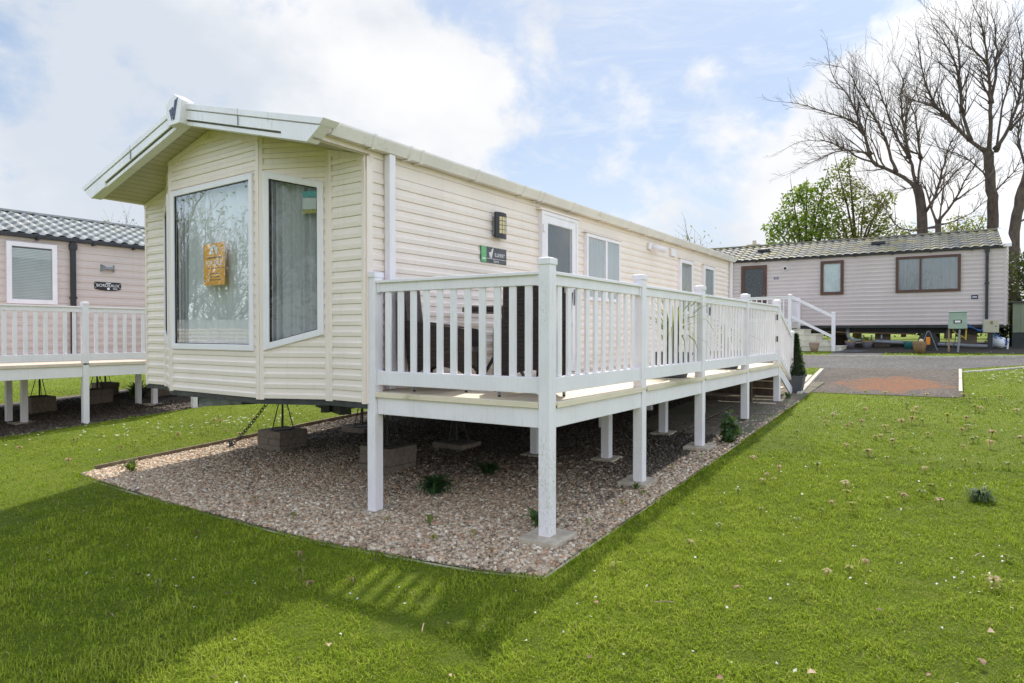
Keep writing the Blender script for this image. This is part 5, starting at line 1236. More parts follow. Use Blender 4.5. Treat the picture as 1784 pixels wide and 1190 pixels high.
def limb_tree(name, loc, limbs, label, seed, lev=2, twl=1.55, rmin=.0055, group=None, every=1, dens=1.0):
    rnd = random.Random(seed); root = empty(name, loc, label, 'tree', group)
    trunk, crown = MB(), MB()
    for j, (r0, pts) in enumerate(limbs):
        P = [Vector(p) for p in pts]; Q, Rr = [P[0]], [r0]; n = len(P)-1; tot = sum((b-a).length for a, b in zip(P, P[1:])); run = 0
        for i in range(n):
            a, b = P[i], P[i+1]; m = max(2, int((b-a).length/.3))
            t0 = (P[i+1]-P[max(0, i-1)])*.5; t1 = (P[min(n, i+2)]-P[i])*.5
            for k in range(1, m+1):
                t = k/m; h = (2*t**3-3*t*t+1)*a+(t**3-2*t*t+t)*t0+(-2*t**3+3*t*t)*b+(t**3-t*t)*t1
                h = h+Vector((rnd.gauss(0, .018), rnd.gauss(0, .018), rnd.gauss(0, .012)))
                Q.append(h); run += (Q[-1]-Q[-2]).length
                Rr.append(max(.010, r0*(.84 if j == 0 else .52)*(1-(.25 if j == 0 else .86)*min(1, run/tot))))
        (trunk if j == 0 else crown).tube(Q, Rr, 9 if r0 > .1 else 6)
        if j == 0: continue
        for i in range(2, len(Q)-1):
            fr = i/len(Q)
            if fr < .16: continue
            for _ in range(3 if fr > .3 and rnd.random() < .75*dens else 1):
                if rnd.random() > .97*dens: continue
                d = (Q[i+1]-Q[i-1]).normalized(); ax = Vector((rnd.gauss(0, 1), rnd.gauss(0, 1), rnd.gauss(0, .8))); ax = (ax-d*ax.dot(d)).normalized()
                grow(crown, Q[i], d*.75+ax*rnd.uniform(.4, .9)+Vector((0, 0, .22)), twl*rnd.uniform(.45, 1.1)*(1.05-.45*fr), min(Rr[i]*.5, .028)+.003, lev-1 if rnd.random() < .6 else lev, rnd, .10, .6, rmin)
        for _ in range(5):
            i = rnd.randint(int(len(Q)*.22), int(len(Q)*.75)); d = (Q[i+1]-Q[i-1]).normalized()
            ax = Vector((rnd.gauss(0, 1), rnd.gauss(0, 1), rnd.gauss(0, .7))); ax = (ax-d*ax.dot(d)).normalized()
            grow(crown, Q[i], d+ax*rnd.uniform(.3, .6)+Vector((0, 0, .15)), tot*rnd.uniform(.28, .48), Rr[i]*.55, 2, rnd, .05, .5, rmin)
        d = (Q[-1]-Q[-2]).normalized(); grow(crown, Q[-1], d, twl*.7, .012, lev, rnd, .08, .6, rmin)
    obj('trunk', trunk, 'bark', root, smooth=True); obj('crown', crown, 'twig', root, smooth=True)
    return root
limb_tree('bare_tree', (-1.15, 31, 1.3), TREE_A, 'wide bare tree behind the mauve caravan with limbs fanning out to the left', 1)
limb_tree('bare_tree', (1.2, 32.5, 1.3), TREE_B, 'tallest bare tree, its straight trunk rising behind the right end of the mauve caravan', 2)
limb_tree('bare_tree', (-.6, 29.9, 1.3), TREE_C, 'small forked bare tree between the two big bare trees', 3, 2, 1.0)
limb_tree('bare_tree', (1.7, 31, 1.3), TREE_D, 'thick dark bare trunk at the very right edge behind the shed', 4)
def crown_pts(blobs):
    B = np.array(blobs)
    def fn(r, n):
        w = B[:, 3]**2; k = r.choice(len(B), n, p=w/w.sum()); d = r.normal(size=(n, 3)); d /= np.linalg.norm(d, axis=1)[:, None]
        rad = B[k, 3]*r.uniform(.15, 1, n)**.45
        return B[k, :3]+d*rad[:, None]*np.array([1, 1, .8])
    return fn
GREEN = ((.14, .25, .03), (.19, .30, .04), (.25, .35, .05), (.09, .17, .025))
OLIVE = ((.20, .20, .04), (.26, .25, .06), (.15, .16, .035), (.30, .27, .07))
DARK = ((.022, .035, .014), (.035, .05, .02), (.05, .065, .03), (.015, .022, .01))
def leafy_tree(name, loc, blobs, n, size, cols, label, seed, limbs=5, cat='tree', group=None, droop=.3):
    root = empty(name, loc, label, cat, group); rnd = random.Random(seed)
    v, f, c = leaf_cloud(n, crown_pts(blobs), size, cols, droop=droop, seed=seed)
    obj_np('crown', v, f, 'leaf', c, parent=root)
    tr = MB(); x, y, z = loc
    zc = sum(b[2] for b in blobs)/len(blobs)
    tr.tube([(x, y, z-.1), (x+.05, y, z+(zc-z)*.4), (x, y+.05, z+(zc-z)*.75)], [.16, .12, .09], 8)
    for b in blobs: 
        m = Vector((x, y, z+(zc-z)*rnd.uniform(.35, .7))); e = Vector(b[:3]); q = m.lerp(e, .55)+Vector((0, 0, .25))
        tr.tube([m, q, e, e+(e-m)*.22], [.06, .04, .02, .008], 5)
    obj('trunk', tr, 'bark', root, smooth=True); return root
rb = random.Random(5)
def blobs_between(x0, x1, y0, y1, zf, n, r0, r1):
    out = []
    for _ in range(n):
        x = rb.uniform(x0, x1); out.append((x, rb.uniform(y0, y1), zf(x), rb.uniform(r0, r1)))
    return out
lb = [(-6.9, 31, 6.4, .55), (-6.5, 31.2, 7.0, .55), (-6.1, 30.8, 7.6, .5), (-5.6, 31.1, 7.9, .55), (-6.0, 31.4, 6.6, .7), (-5.2, 30.9, 7.2, .7), (-5.6, 31, 6.2, .8), (-6.6, 31, 5.7, .8), (-4.9, 31.3, 8.2, .35), (-4.6, 31, 6.6, .7), (-5.0, 31, 5.7, .8), (-7.0, 31, 5.2, .5)]
leafy_tree('leafy_tree', (-5.6, 31, 1.4), lb, 4400, .15, ((.19, .28, .04), (.24, .33, .05), (.30, .37, .07), (.12, .20, .03)), 'bright green young leafy tree left of the bare trees, above the mossy roof', 41)
lb = [(-4.4, 31.6, 8.7, .5), (-3.9, 31.5, 7.9, .7), (-3.4, 31.6, 7.2, .7), (-4.6, 31.8, 7.6, .7), (-3.0, 31.5, 6.6, .7), (-2.6, 31.6, 7.3, .5), (-2.5, 31.6, 6.0, .7), (-3.6, 31.6, 6.0, .9), (-4.0, 31.5, 9.1, .35), (-4.4, 31.5, 6.0, .8)]
leafy_tree('leafy_tree', (-3.6, 31.6, 1.4), lb, 4200, .12, ((.19, .23, .04), (.24, .26, .05), (.15, .18, .04), (.22, .17, .05)), 'thin olive tinged tree with gaps in its crown, under the wide bare tree', 42)
leafy_tree('hedge', (-.4, 36, 1.4), blobs_between(-2.6, 1.0, 35.5, 37, lambda x: rb.uniform(3.6, 6.2)+.25*(x+2), 26, .5, .9), 7000, .13, OLIVE, 'tall olive coloured hedge showing above the mossy roof between the trunks', 43, cat='hedge')
leafy_tree('dark_shrub', (2.1, 28.6, 1.3), blobs_between(1.45, 4.0, 27.9, 30, lambda x: rb.uniform(1.6, 4.4), 26, .4, .75), 6500, .11, DARK, 'dark ivy covered shrub between the mauve caravan and the shed', 44, cat='shrub')
leafy_tree('leafy_shrub', (1.25, 26.9, 1.2), blobs_between(.9, 1.5, 26.6, 27.4, lambda x: rb.uniform(1.2, 1.9), 6, .2, .35), 700, .09, ((.05, .09, .03), (.09, .13, .05), (.3, .3, .22)), 'low leafy shrub with pale tips by the corner of the mauve caravan', 45, cat='shrub')
# distant greenery that closes the view at the horizon: separate hedgerow bushes
for i, x in enumerate(np.arange(-34, -9.5, 3.0)):
    yb = 52+((i*37) % 5)
    if i in (0, 4): continue
    leafy_tree('far_bush', (x, yb, 1.4), blobs_between(x-1.8, x+1.8, yb-.8, yb+.8, lambda q: rb.uniform(1.8, 3.2), 9, .7, 1.1), 900, .28, DARK if i % 2 else GREEN, 'distant round bush in the hedgerow far beyond the caravans', 60+i, cat='bush', group='bushes of the far hedgerow')
for i, x in enumerate(np.arange(-9, 9, 3.0)):
    yb = 48+((i*31) % 4)
    leafy_tree('far_bush', (x, yb, 1.4), blobs_between(x-1.8, x+1.8, yb-.8, yb+.8, lambda q: rb.uniform(1.9, 3.4), 9, .7, 1.1), 900, .28, DARK, 'distant round bush in the hedgerow far beyond the caravans', 80+i, cat='bush', group='bushes of the far hedgerow')
# twigs that peep over the cream roof, and a leafless tree behind the left caravan
rnd = random.Random(9)
for nm, bx0, by0, ztop, lab, colr in (('slim_tree', -10.3, 30.0, 6.2, 'thin budding tree peeping over the far end of the cream roof', OLIVE), ('slim_tree', -40.0, 18.0, 8.2, 'thin twiggy tree beyond the left caravan roof', OLIVE)):
    rt = empty(nm, (bx0, by0, g(bx0, by0)), lab, 'tree'); tr, cr = MB(), MB()
    tr.tube([(bx0, by0, g(bx0, by0)), (bx0+.1, by0, ztop*.6), (bx0, by0, ztop-1)], [.13, .09, .05], 7)
    tips = []
    for k in range(16):
        a = rnd.uniform(0, 6.28); p = Vector((bx0, by0, ztop-rnd.uniform(1.0, 3))); grow(cr, p, (math.cos(a)*.55, math.sin(a)*.55, 1), rnd.uniform(1.0, 1.9), .025, 1, rnd)
    obj('trunk', tr, 'bark', rt); obj('crown', cr, 'twig', rt)
    v, f, c = leaf_cloud(110, lambda r, n: np.stack([bx0+r.normal(0, .55, n), by0+r.normal(0, .5, n), ztop-.9+r.normal(0, .6, n)], -1), .13, colr, seed=77)
    obj_np('leaves', v, f, 'leaf', c, parent=rt)
# trees and a caravan behind the viewer, which the bay windows mirror
def plain_bare(name, loc, H, label, seed, leaves=0):
    rnd = random.Random(seed); rt = empty(name, loc, label, 'tree'); tr, cr = MB(), MB(); x, y, z = loc
    tr.tube([(x, y, z-.2), (x+.1, y, z+H*.25), (x, y+.1, z+H*.5)], [.20, .15, .09], 8)
    for k in range(13):
        a = k*2.4; h0 = H*(.18+.30*k/13); sp = rnd.uniform(.5, .95)
        grow(cr, (x, y, z+h0), (math.cos(a)*sp, math.sin(a)*sp, 1), H*rnd.uniform(.36, .52), .075, 2, rnd, .12, .6, .012)
    obj('trunk', tr, 'bark', rt); obj('crown', cr, 'twig', rt)
    if leaves:
        v, f, c = leaf_cloud(leaves, lambda r, n: np.stack([x+r.normal(0, H*.2, n), y+r.normal(0, H*.2, n), z+H*.58+r.normal(0, H*.19, n)], -1), .16, OLIVE, seed=seed)
        obj_np('leaves', v, f, 'leaf', c, parent=rt)
for i, (x, y, H, lf) in enumerate(((-26, -6.5, 9.0, 1800), (-30, -3.0, 8.0, 1800), (-31.5, -12.0, 9.5, 1500), (-21.5, -13.0, 8.5, 1500), (-9.0, -11, 10, 2500), (-5.0, -12.5, 9.5, 3000), (-1.5, -13, 9.0, 2500))):
    plain_bare('budding_tree', (x, y, g(x, y)), H, ['budding tree mirrored at the middle of the bay window', 'budding tree mirrored at the left of the bay window', 'budding tree furthest behind, mirrored low in the bay window', 'budding tree mirrored at the right of the bay window',
               'budding tree mirrored in the left part of the side pane', 'tall budding tree mirrored in the centre of the side pane', 'budding tree behind the viewer to the right'][i], 100+i, lf)
ov = empty('static_caravan', (-24, -4.6, -1.1), 'pale static caravan behind the viewer, mirrored low in the bay window', 'caravan')
w_ = MB(); clad(w_, [[(0, .1-1.1+.2), (9, -.8), (9, 1.75), (0, 1.75)]], (-29, -2.0, 0), Vector((.87, -.49, 0)), Vector((.49, .87, 0)), -.8, .137)
obj('side_wall', w_, 'cream', ov)
for u0 in (1.2, 3.6, 5.4, 7.2):
    window(ov, [(u0, 0), (u0+.9, 0), (u0+.9, 1.25), (u0, 1.25)], (-29, -2.0, 0), Vector((.87, -.49, 0)), Vector((.49, .87, 0)), 'white')
obj('roof', MB().prism([(0, 1.75), (9, 1.75), (9, 2.35), (0, 2.35)], (-29, -2.0, 0), Vector((.87, -.49, 0)), Vector((-.2, -.35, .9)), Vector((-.49, -.87, 0)), .05), 'tile_grey', ov)

# ------------------------------------------------------------------ gravel stones
def stones(name, x0, x1, y0, y1, n, smin, smax, seed, hole=None):
    r = np.random.default_rng(seed)
    x = r.uniform(x0, x1, n); y = r.uniform(y0, y1, n)
    if hole is not None:
        k = hole(x, y); x, y = x[k], y[k]; n = len(x)
    s = smin+(smax-smin)*r.uniform(0, 1, n)**2
    # chipped flint: an octahedron-like eight point lump, jittered
    base = np.array([(-1, -1, -1), (1, -1, -1), (1, 1, -1), (-1, 1, -1), (-1, -1, 1), (1, -1, 1), (1, 1, 1), (-1, 1, 1)], float)*np.array([.55, .42, .30])
    V = base[None]*(1+r.uniform(-.42, .42, (n, 8, 3)))*s[:, None, None]
    a = r.uniform(0, 6.283, n); ca, sa = np.cos(a), np.sin(a)
    t = r.normal(0, .45, n); ct, st_ = np.cos(t), np.sin(t)
    X, Y, Z = V[..., 0].copy(), V[..., 1].copy(), V[..., 2].copy()
    X, Z = X*ct[:, None]-Z*st_[:, None], X*st_[:, None]+Z*ct[:, None]
    V = np.stack([X*ca[:, None]-Y*sa[:, None]+x[:, None], X*sa[:, None]+Y*ca[:, None]+y[:, None], Z+(g_np(x, y)+r.uniform(.002, .014, n))[:, None]], -1)
    q = np.array([(0, 3, 2, 1), (4, 5, 6, 7), (0, 1, 5, 4), (1, 2, 6, 5), (2, 3, 7, 6), (3, 0, 4, 7)])
    F = (np.arange(n)[:, None, None]*8+q[None]).reshape(-1, 4)
    pal = np.array([(.60, .52, .44), (.70, .64, .57), (.46, .36, .28), (.52, .42, .33), (.34, .25, .19), (.62, .47, .36), (.24, .20, .18), (.78, .74, .69), (.50, .30, .21)])
    c = pal[r.choice(len(pal), n, p=[.18, .15, .16, .16, .10, .09, .06, .06, .04])]*r.uniform(.72, 1.12, n)[:, None]*np.array([1.16, 1.07, .93])
    shade_dirt = np.clip((y-4.7+.35*np.sin(x*2.3)+r.normal(0, .5, n))/1.8, 0, 1)*(x < -2.6) + (x < -10); c = c*(1-.84*np.clip(shade_dirt, 0, 1))[:, None]  # shade under vans and deck painted into stone colours, plus some soiling
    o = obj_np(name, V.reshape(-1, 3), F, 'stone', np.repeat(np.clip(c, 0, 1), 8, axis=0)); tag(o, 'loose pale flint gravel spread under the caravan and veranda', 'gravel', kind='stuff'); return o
edge_y = lambda x: np.interp(x, [-8.74, -6.4, -4.1, -2.74, -2.24], [3.40, 3.30, 3.32, 3.49, 3.62])
off_path = lambda x, y: ~((x > -3.97) & (y > 8.5))
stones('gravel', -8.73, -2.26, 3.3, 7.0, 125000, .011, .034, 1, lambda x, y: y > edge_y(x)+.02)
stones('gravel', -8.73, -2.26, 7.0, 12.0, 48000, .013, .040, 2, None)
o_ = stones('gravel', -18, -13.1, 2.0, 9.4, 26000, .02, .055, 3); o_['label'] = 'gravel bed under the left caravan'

# ------------------------------------------------------------------ grass
def on_lawn(x, y, margin=0.0):
    m = margin
    k = ~((x > GX0-.03) & (x < GX1+.015) & (y > edge_y(x)-.03) & (y < 16.2))
    k &= ~((x > -19) & (x < -13.07) & (y > 1.0) & (y < 13.5))
    k &= ~((x > -2.40-.075*(y-12.7)-.06) & (x < .06) & (y > 13.2) & (y < 18.5))
    nr = np.where(x < -.3, 17.9, np.where(x < 3, 17.9+.95*(x+.3), 21+.25*(x-3))); fr = np.where(x < 0, 21.35, 21.35+.25*x)
    k &= ~((y > nr-.02) & (y < fr))
    k &= ~((x > -3.95) & (x < -2.26) & (y > 8.5) & (y < 16))
    k &= ~((x > -11) & (x < 2.4) & (y > 23.1+.25*np.sin(x*3)) & (y < 29.5))
    k &= ~((x > -3.35) & (x < -1.9) & (y > 21) & (y < 24.6))
    return k
fwd = np.array([-math.sin(YAW), math.cos(YAW)]); rgt = np.array([math.cos(YAW), math.sin(YAW)])
def fbm(x, y, seed):
    r = np.random.default_rng(seed); T = r.uniform(-1, 1, (64, 64)); out = 0; amp = .5
    for o_ in range(3):
        xi, yi = np.floor(x).astype(int), np.floor(y).astype(int); fx, fy = x-xi, y-yi; fx = fx*fx*(3-2*fx); fy = fy*fy*(3-2*fy)
        A = lambda a, b: T[(xi+a) % 64, (yi+b) % 64]
        out = out+amp*((A(0, 0)*(1-fx)+A(1, 0)*fx)*(1-fy)+(A(0, 1)*(1-fx)+A(1, 1)*fx)*fy); x, y, amp = x*2.03+7.1, y*2.03+3.7, amp*.55
    return out
def fan(r, n, r0, r1, p, half=R(47)):
    """random ground points around the viewpoint, density falling off as distance**-p"""
    e = 2-p; q = (r0**e+(r1**e-r0**e)*r.uniform(0, 1, n))**(1/e); a = r.uniform(-half, half, n)
    return q*np.cos(a)*fwd[0]+q*np.sin(a)*rgt[0], q*np.cos(a)*fwd[1]+q*np.sin(a)*rgt[1], q
def grass(name, n, r0, r1, p, hmin, hmax, seed, wk=1.0, fade=lambda q: 1.0):
    r = np.random.default_rng(seed); x, y, q = fan(r, n, r0, r1, p); k = on_lawn(x, y) & (r.uniform(0, 1, n) < fade(q)); x, y, q = x[k], y[k], q[k]; n = len(x)
    a = r.uniform(0, 6.283, n); d = np.stack([np.cos(a), np.sin(a)], -1)
    clump = fbm(x*1.1, y*1.1, 3)*2; cl2 = fbm(x*7, y*7, 4)*2; cl3 = fbm(x*.35, y*.35, 5)*2
    h = (hmin+(hmax-hmin)*r.uniform(0, 1, n)**1.6)*(1+.30*clump+.40*cl2)
    w = .0042*np.maximum(1, (q/4.2)**.85)*wk*r.uniform(.7, 1.3, n)
    base = np.stack([x, y, g_np(x, y)-.004], -1)
    bend = np.abs(r.normal(.85, .5, n))
    dark, mid, lite, straw = np.array((.130, .200, .009)), np.array((.265, .365, .018)), np.array((.39, .46, .055)), np.array((.46, .40, .16))
    t = np.clip(.5+.25*clump+.30*cl2+.2*cl3+r.normal(0, .30, n), 0, 1)[:, None]
    c = np.where(t < .5, dark+(mid-dark)*t*2, mid+(lite-mid)*(t-.5)*2); s = r.uniform(0, 1, n) < .025; c[s] = straw
    V, F, Cc = blades(base, d, h, w, 2, bend, c, r)
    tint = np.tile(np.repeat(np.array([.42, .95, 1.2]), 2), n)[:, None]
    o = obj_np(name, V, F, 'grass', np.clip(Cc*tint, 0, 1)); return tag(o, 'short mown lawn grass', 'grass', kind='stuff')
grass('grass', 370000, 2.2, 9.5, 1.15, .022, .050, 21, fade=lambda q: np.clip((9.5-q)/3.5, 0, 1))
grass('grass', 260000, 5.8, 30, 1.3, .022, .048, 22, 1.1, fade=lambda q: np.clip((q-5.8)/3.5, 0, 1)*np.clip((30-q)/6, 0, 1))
# ragged fringe that hangs over the edge of the gravel
def fringe(pts, n, seed):
    r = np.random.default_rng(seed); P = np.array(pts); seg = np.linalg.norm(np.diff(P, axis=0), axis=1); cum = np.concatenate([[0], np.cumsum(seg)])
    t = r.uniform(0, cum[-1], n); x = np.interp(t, cum, P[:, 0])+r.normal(0, .012, n); y = np.interp(t, cum, P[:, 1])+r.normal(0, .012, n)
    a = r.uniform(0, 6.283, n); d = np.stack([np.cos(a), np.sin(a)], -1); dens = np.sin(t*5.1)*np.sin(t*2.3+1)
    h = r.uniform(.022, .045, n)*(1+.5*dens)
    c = np.array((.15, .215, .009))*r.uniform(.7, 1.7, n)[:, None]
    V, F, Cc = blades(np.stack([x, y, g_np(x, y)-.003], -1), d, h, .005*r.uniform(.7, 1.3, n), 2, np.abs(r.normal(.9, .5, n)), c, r)
    tag(obj_np('grass', V, F, 'grass', Cc), 'longer grass along the gravel edge', 'grass', kind='stuff')
fringe([(-8.75, 3.38), (-6.4, 3.255), (-4.1, 3.275), (-2.74, 3.445), (-2.20, 3.58), (-2.21, 8.6), (-2.23, 13.1)], 6000, 25)

# fallen leaves, one by one
lm_rng = random.Random(17)
def leaf_mesh(rnd, s):
    mb = MB(); n = 7
    prof = [0, .55, .9, 1, .85, .5, 0]
    up = rnd.uniform(.1, .5); vs = []
    for i in range(n):
        t = i/(n-1); w = prof[i]*.36; z = .12*math.sin(t*3.1)+rnd.uniform(-.03, .03)
        vs += [((t-.5)*s, -w*s, (z+w*up)*s), ((t-.5)*s, 0, z*s), ((t-.5)*s, w*s, (z+w*up*rnd.uniform(.4, 1.2))*s)]
    fs = []
    for i in range(n-1): fs += [(3*i, 3*i+1, 3*i+4, 3*i+3), (3*i+1, 3*i+2, 3*i+5, 3*i+4)]
    return mb.add(vs, fs)
for nm, c in (('dead_leaf_brown', (.22, .12, .07)), ('dead_leaf_pale', (.36, .26, .16)), ('dead_leaf_dark', (.10, .05, .04))): M[nm] = pbr(nm, c, .7, .3, 60)
protos = [obj('fallen_leaf', leaf_mesh(lm_rng, .085), m, smooth=True) for m in ('dead_leaf_brown', 'dead_leaf_pale', 'dead_leaf_dark')]
used = set()
LABS = ['curled brown dead leaf lying on the mown lawn', 'pale tan dead leaf lying on the mown lawn', 'small dark dead leaf lying on the mown lawn']
def leaf_at(x, y, k, s):
    o = protos[k] if k not in used else copy_tree(protos[k]); used.add(k)
    o.location = (x, y, g(x, y)+.035); o.rotation_euler = (lm_rng.uniform(-.5, .5), lm_rng.uniform(-.4, .4), lm_rng.uniform(0, 6.28)); o.scale = (s, s, s)
    tag(o, LABS[k], 'leaf', ['curled brown leaves on the lawn', 'pale tan leaves on the lawn', 'dark leaves on the lawn'][k])
for x, y in [(-3.88, 2.95), (-3.42, 3.22), (-3.85, 2.35), (-2.75, 2.25), (-3.0, 1.75), (-2.9, 1.62), (-2.0, 2.36), (-1.5, 2.85), (-5.2, 2.9), (-4.7, 2.2), (-4.2, 1.8), (-.55, 3.25), (-.9, 3.0), (-.35, 4.1), (.15, 4.1), (.1, 3.75), (-1.1, 4.0), (.3, 5.0), (-.7, 5.6), (-1.75, 3.4), (-5.9, 2.4), (-6.8, 2.7), (-2.35, 2.75), (-1.2, 2.55), (-.1, 3.5)]:
    leaf_at(x, y, lm_rng.choice((0, 0, 1, 1, 2)), lm_rng.uniform(.3, .6))
# wilted seedlings: a short stalk with a few drooping leaves
M['leafstem'] = pbr('seedling_stalk', (.24, .17, .08), .7)
def seedling(k, cols):
    r = np.random.default_rng(200+k); n = 4+k % 3; a = np.arange(n)*6.283/n+r.uniform(-.5, .5, n); d = np.stack([np.cos(a), np.sin(a)], -1)
    z = np.full((n, 1), .055); base = np.concatenate([np.zeros((n, 2)), z], 1)
    V, F, Cc = blades(base, d, .062*r.uniform(.8, 1.2, n), .030*r.uniform(.8, 1.2, n), 4, r.uniform(2.2, 3.0, n), np.array(cols)[r.integers(0, len(cols), n)], r)
    root = bpy.data.objects.new('wilted_seedling', None); col.objects.link(root); ROOT[root.name] = Vector((0, 0, 0)); root.empty_display_size = .05
    obj_np('drooping_leaves', V, F, 'leaf', Cc, parent=root, smooth=True)
    obj('stalk', MB().tube([(0, 0, -.005), (.004, 0, .03), (0, 0, .056)], .0028, 5), 'leafstem', root)
    return root
SC = [((.34, .33, .06), (.26, .28, .05)), ((.44, .30, .17), (.36, .22, .12)), ((.40, .36, .12), (.46, .34, .18)), ((.22, .26, .05), (.33, .33, .08))]
sprot = [seedling(k, SC[k]) for k in range(4)]
SL = ['yellow green wilted seedling with drooping leaves standing in the lawn', 'pinkish brown wilted seedling with drooping leaves standing in the lawn', 'pale straw coloured wilted seedling with drooping leaves in the lawn', 'small green wilted seedling with drooping leaves standing in the lawn']
sr = np.random.default_rng(51); su = set(); ns = 0
spots = [(-4.0, 3.0), (-3.65, 2.75), (-3.5, 2.72), (-4.4, 2.2), (-3.3, 2.9), (-5.6, 2.7), (-1.85, 3.9), (-1.6, 4.6), (-1.5, 5.0), (-1.2, 5.4), (-.7, 5.9), (-1.55, 6.5), (-.55, 4.6), (-.4, 6.5), (-.2, 6.9)]
while ns < 190:
    if ns < len(spots): x, y = spots[ns]
    else:
        y = 4.2+9.2*sr.uniform(0, 1)**.8; x = -2.0+3.9*sr.uniform(0, 1)**.75+(y-4)*.03
        if sr.uniform() < .18: x, y = sr.uniform(-11.5, -8.9), sr.uniform(3.4, 8.5)
        if not on_lawn(np.array([x]), np.array([y]))[0]: continue
    k = int(sr.integers(0, 4)); o = sprot[k] if k not in su else copy_tree(sprot[k]); su.add(k); ns += 1
    s = sr.uniform(.65, 1.25)*(1.12 if y > 8 else 1.0)
    o.location = (x, y, g(x, y)); o.rotation_euler = (sr.uniform(-.25, .25), sr.uniform(-.25, .25), sr.uniform(0, 6.28)); o.scale = (s, s, s*sr.uniform(.8, 1.15))
    tag(o, SL[k], 'seedling', ['yellow green seedlings in the lawn', 'pinkish brown seedlings in the lawn', 'straw coloured seedlings in the lawn', 'small green seedlings in the lawn'][k])
for i, (x, y) in enumerate([(-3.3, 3.72), (-2.75, 3.72), (-3.95, 3.85), (-2.45, 4.6), (-2.42, 5.2), (-2.4, 6.0), (-2.5, 6.6), (-4.8, 3.55), (-2.38, 7.2), (-5.6, 3.7), (-3.1, 3.95), (-2.36, 5.55)]):
    o = copy_tree(sprot[i % 4]); o.location = (x, y, g(x, y)+.012); o.rotation_euler = (.1, -.1, i*1.7); o.scale = (.75, .75, .8)
    tag(o, 'small wilted seedling growing up through the gravel near its edge', 'seedling', 'seedlings growing through the gravel')
for o in sprot:
    if o.get('category') is None: bpy.data.objects.remove(o)
# twigs on the lawn
for (x, y, L, a), lab in zip(((-1.45, 3.55, .12, .6), (-2.4, 2.6, .10, 2.2), (.1, 5.2, .1, 1.2)), ('pale thin twig lying on the lawn right of the gravel corner', 'short pale twig lying on the lawn in front of the gravel corner', 'short pale twig on the lawn towards the right edge')):
    tag(obj('twig', MB().tube([(x, y, g(x, y)+.045), (x+L*.5*math.cos(a), y+L*.5*math.sin(a), g(x, y)+.052), (x+L*math.cos(a), y+L*math.sin(a), g(x, y)+.046)], .003, 5), 'dead_leaf_pale', loc=(x, y, g(x, y)+.045)), lab, 'twig')
# daisies and clover heads
def daisies(spots, label, seed, size=.016):
    r = np.random.default_rng(seed); P = np.concatenate([np.stack([r.normal(cx, sx, n), r.normal(cy, sy, n)], -1) for cx, cy, sx, sy, n in spots])
    P = P[on_lawn(P[:, 0], P[:, 1])]; n = len(P); m = 6; ang = np.arange(m)*6.283/m
    h = g_np(P[:, 0], P[:, 1])+r.uniform(.03, .055, n); s = size*r.uniform(.6, 1.1, n)
    ring = np.stack([P[:, None, 0]+s[:, None]*np.cos(ang)[None], P[:, None, 1]+s[:, None]*np.sin(ang)[None], h[:, None]+r.normal(0, .004, (n, m))], -1)
    V = ring.reshape(-1, 3); F = (np.arange(n)[:, None]*m+np.arange(m)[None])
    o = obj_np('daisies', V, F, 'leaf', np.tile(np.array([[.78, .78, .72]]), (len(V), 1))); tag(o, label, 'daisies', kind='stuff')
daisies([(-10.6, 6.3, .5, .5, 46), (-11.4, 5.4, .6, .6, 34), (-10.0, 7.2, .6, .7, 36), (-12, 4.4, .5, .5, 12)], 'white daisies in the lawn between the two caravans', 1, .022)
daisies([(-1.6, 10.8, .35, .6, 40), (0.2, 5.0, .25, .25, 16), (.1, 4.7, .2, .2, 10), (-.8, 6, 1, 1.6, 60), (-.3, 9.5, 1, 2, 70), (-1, 3.6, 1, .7, 26), (-3.6, 2.4, 1.2, .5, 26), (1.2, 12, .9, 2.5, 90), (-3.2, 17, .25, .35, 60)], 'scattered white daisies and clover heads in the mown lawn', 2, .0085)
daisies([(-2.5, 22.2, 2.0, .25, 90), (1.5, 16.5, .8, 1.2, 160), (1.2, 23.3, .6, .4, 40)], 'pale blossom specks on the grass by the road', 3, .026)

# ------------------------------------------------------------------ sky with broken cloud
w = bpy.data.worlds.new('World'); sc.world = w; w.use_nodes = True; w.node_tree.nodes.clear(); t = NT(w.node_tree)
sky = t.new('ShaderNodeTexSky', sky_type='NISHITA'); sky.sun_disc = False; sky.sun_elevation = EL; sky.sun_rotation = math.atan2(SUN.x, SUN.y)
sky.air_density = 1.0; sky.dust_density = 1.2; sky.ozone_density = 1.5; sky.altitude = 20
D = t.vmath('NORMALIZE', t.new('ShaderNodeTexCoord').outputs['Generated'])
mat_w = cam.matrix_basis.to_3x3() if False else Matrix.Rotation(YAW, 3, 'Z') @ Matrix.Rotation(math.pi/2-PITCH, 3, 'X')
def sky_dir(px, py): return (mat_w @ Vector(((px-CX)/F_PX, (CY-py)/F_PX, -1))).normalized()
wn = t.new('ShaderNodeTexNoise'); t.put(wn.inputs['Vector'], D); wn.inputs['Scale'].default_value = 4.5; wn.inputs['Detail'].default_value = 6
DW = t.vmath('ADD', D, t.vmath('MULTIPLY', t.vmath('SUBTRACT', wn.outputs['Color'], (.5, .5, .5)), (.42, .42, .42)))
fb = t.noise(t.scale(D, (1, 1, 1.5)), 4.2, 9, .60, .35)
fine = t.noise(t.scale(D, (1, 1, 1.4)), 14, 7, .62)
def blobs(lst):
    tot = 0.0
    for px, py, rp, wt in lst:
        c = sky_dir(px, py); d = t.vmath('DISTANCE', D, tuple(c)) if False else None
        n = t.new('ShaderNodeVectorMath', operation='DISTANCE'); t.put(n.inputs[0], DW); n.inputs[1].default_value = tuple(c)
        f = t.ramp(n.outputs['Value'], rp/F_PX, 0.0, 0.0, wt); tot = t.math('ADD', tot, f)
    return tot
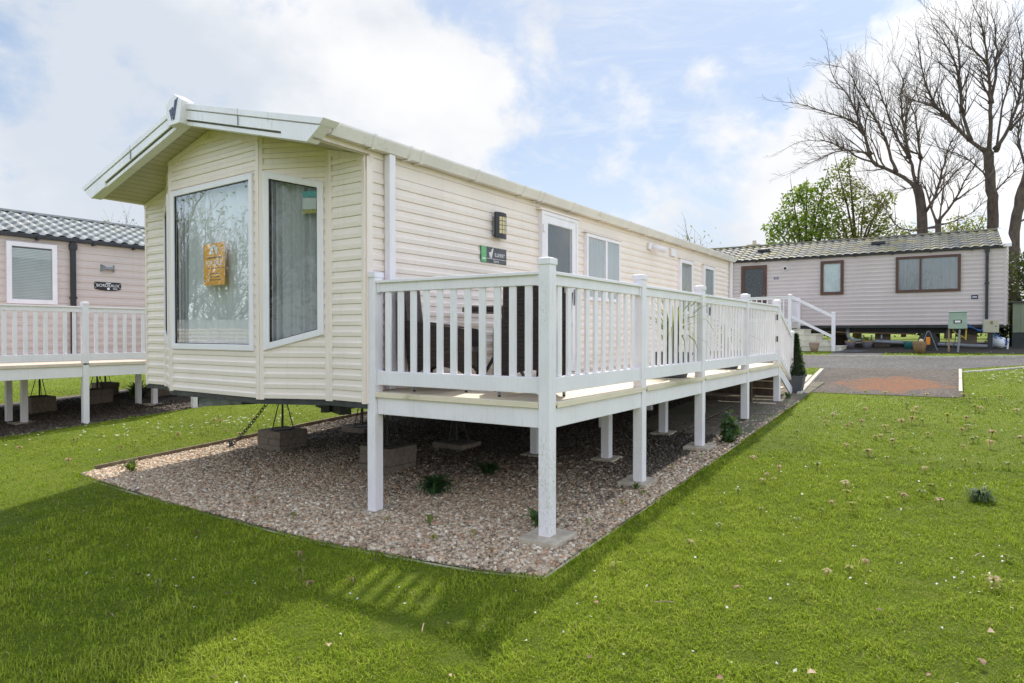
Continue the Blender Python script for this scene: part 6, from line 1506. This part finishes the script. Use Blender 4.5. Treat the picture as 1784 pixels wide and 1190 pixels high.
WHITE = [(500, 90, 330, .62), (300, 40, 260, .4), (60, 60, 160, .35), (30, 300, 240, .8), (160, 370, 150, .6), (640, 180, 210, .75), (800, 190, 170, .75), (880, 290, 140, .5), (1060, 260, 150, .5), (1040, 90, 120, .45), (1080, 190, 60, .5),
         (1230, 350, 280, .6), (1420, 340, 220, .6), (1600, 160, 220, .85), (1640, 70, 120, .6), (1560, 280, 260, .8), (900, 30, 160, .3), (1250, 250, 160, .3), (700, 300, 260, .4)]
BLUE = [(200, 230, 240, .7), (600, 125, 120, .4), (960, 130, 190, .50), (1250, 120, 330, .75), (1150, 30, 220, .4), (1430, 190, 170, .45), (1500, 60, 160, .5), (1740, 60, 130, .3)]
gen = t.ramp(t.noise(D, 1.7, 3, .5), .40, .62)
infront = t.math('ADD', t.math('MULTIPLY', gen, .55), .10)
field = t.math('SUBTRACT', t.math('ADD', infront, blobs(WHITE)), blobs(BLUE))
field = t.math('ADD', field, t.math('MULTIPLY', t.math('SUBTRACT', fb, .5), 2.7))
field = t.math('ADD', field, t.math('MULTIPLY', t.math('SUBTRACT', fine, .5), .9))
mask = t.ramp(field, .16, .92)
wisp = t.ramp(t.noise(t.scale(D, (1.0, 1.0, 4.0)), 6, 8, .7, .8), .42, .72, 0, .45)
mask = t.math('MAXIMUM', mask, wisp)
hz = t.ramp(t.sep(D)[2], .0, .32, .55, 0)
mask = t.math('MAXIMUM', mask, hz)
shade = t.ramp(t.math('ADD', t.math('MULTIPLY', t.noise(t.scale(D, (1, 1, 1.6)), 3.0, 6, .55), 1.0), t.math('MULTIPLY', blobs([(200, 200, 420, .34), (400, 120, 250, .12)]), 1.0)), .42, .80)
CB = 7.5
cloud = t.mix(shade, (CB*1.02, CB*1.02, CB*1.03), (CB*.72, CB*.78, CB*.87))
skyc = t.mix(.42, t.vmath('MULTIPLY', sky.outputs[0], (1.0, 1.0, 1.0)), (4.4, 5.5, 7.0))
back = t.ramp(t.vmath('DOT_PRODUCT', D, (.93, -.25, .28)), -.45, .80, 1.0, 2.0)  # added fill: sky made brighter towards the right, mostly out of view
final = t.mix(mask, skyc, cloud); final = t.vmath('MULTIPLY', final, t.new('ShaderNodeCombineXYZ').outputs[0]) if False else final
nb = t.new('ShaderNodeVectorMath', operation='SCALE'); t.put(nb.inputs[0], final); t.put(nb.inputs['Scale'], back); final = nb.outputs[0]
refl_boost = t.ramp(t.vmath('DOT_PRODUCT', D, tuple(Vector((-.90, -.56, .30)).normalized())), .80, .97, 1.0, 2.6)  # added bright patch of unseen sky, for the bay pane to reflect
nb = t.new('ShaderNodeVectorMath', operation='SCALE'); t.put(nb.inputs[0], final); t.put(nb.inputs['Scale'], refl_boost); final = nb.outputs[0]
bgn = t.new('ShaderNodeBackground'); t.put(bgn.inputs[0], final); bgn.inputs[1].default_value = .131
o = t.new('ShaderNodeOutputWorld'); t.l.new(bgn.outputs[0], o.inputs[0])
sc.cycles.max_bounces = 8; sc.cycles.transparent_max_bounces = 16
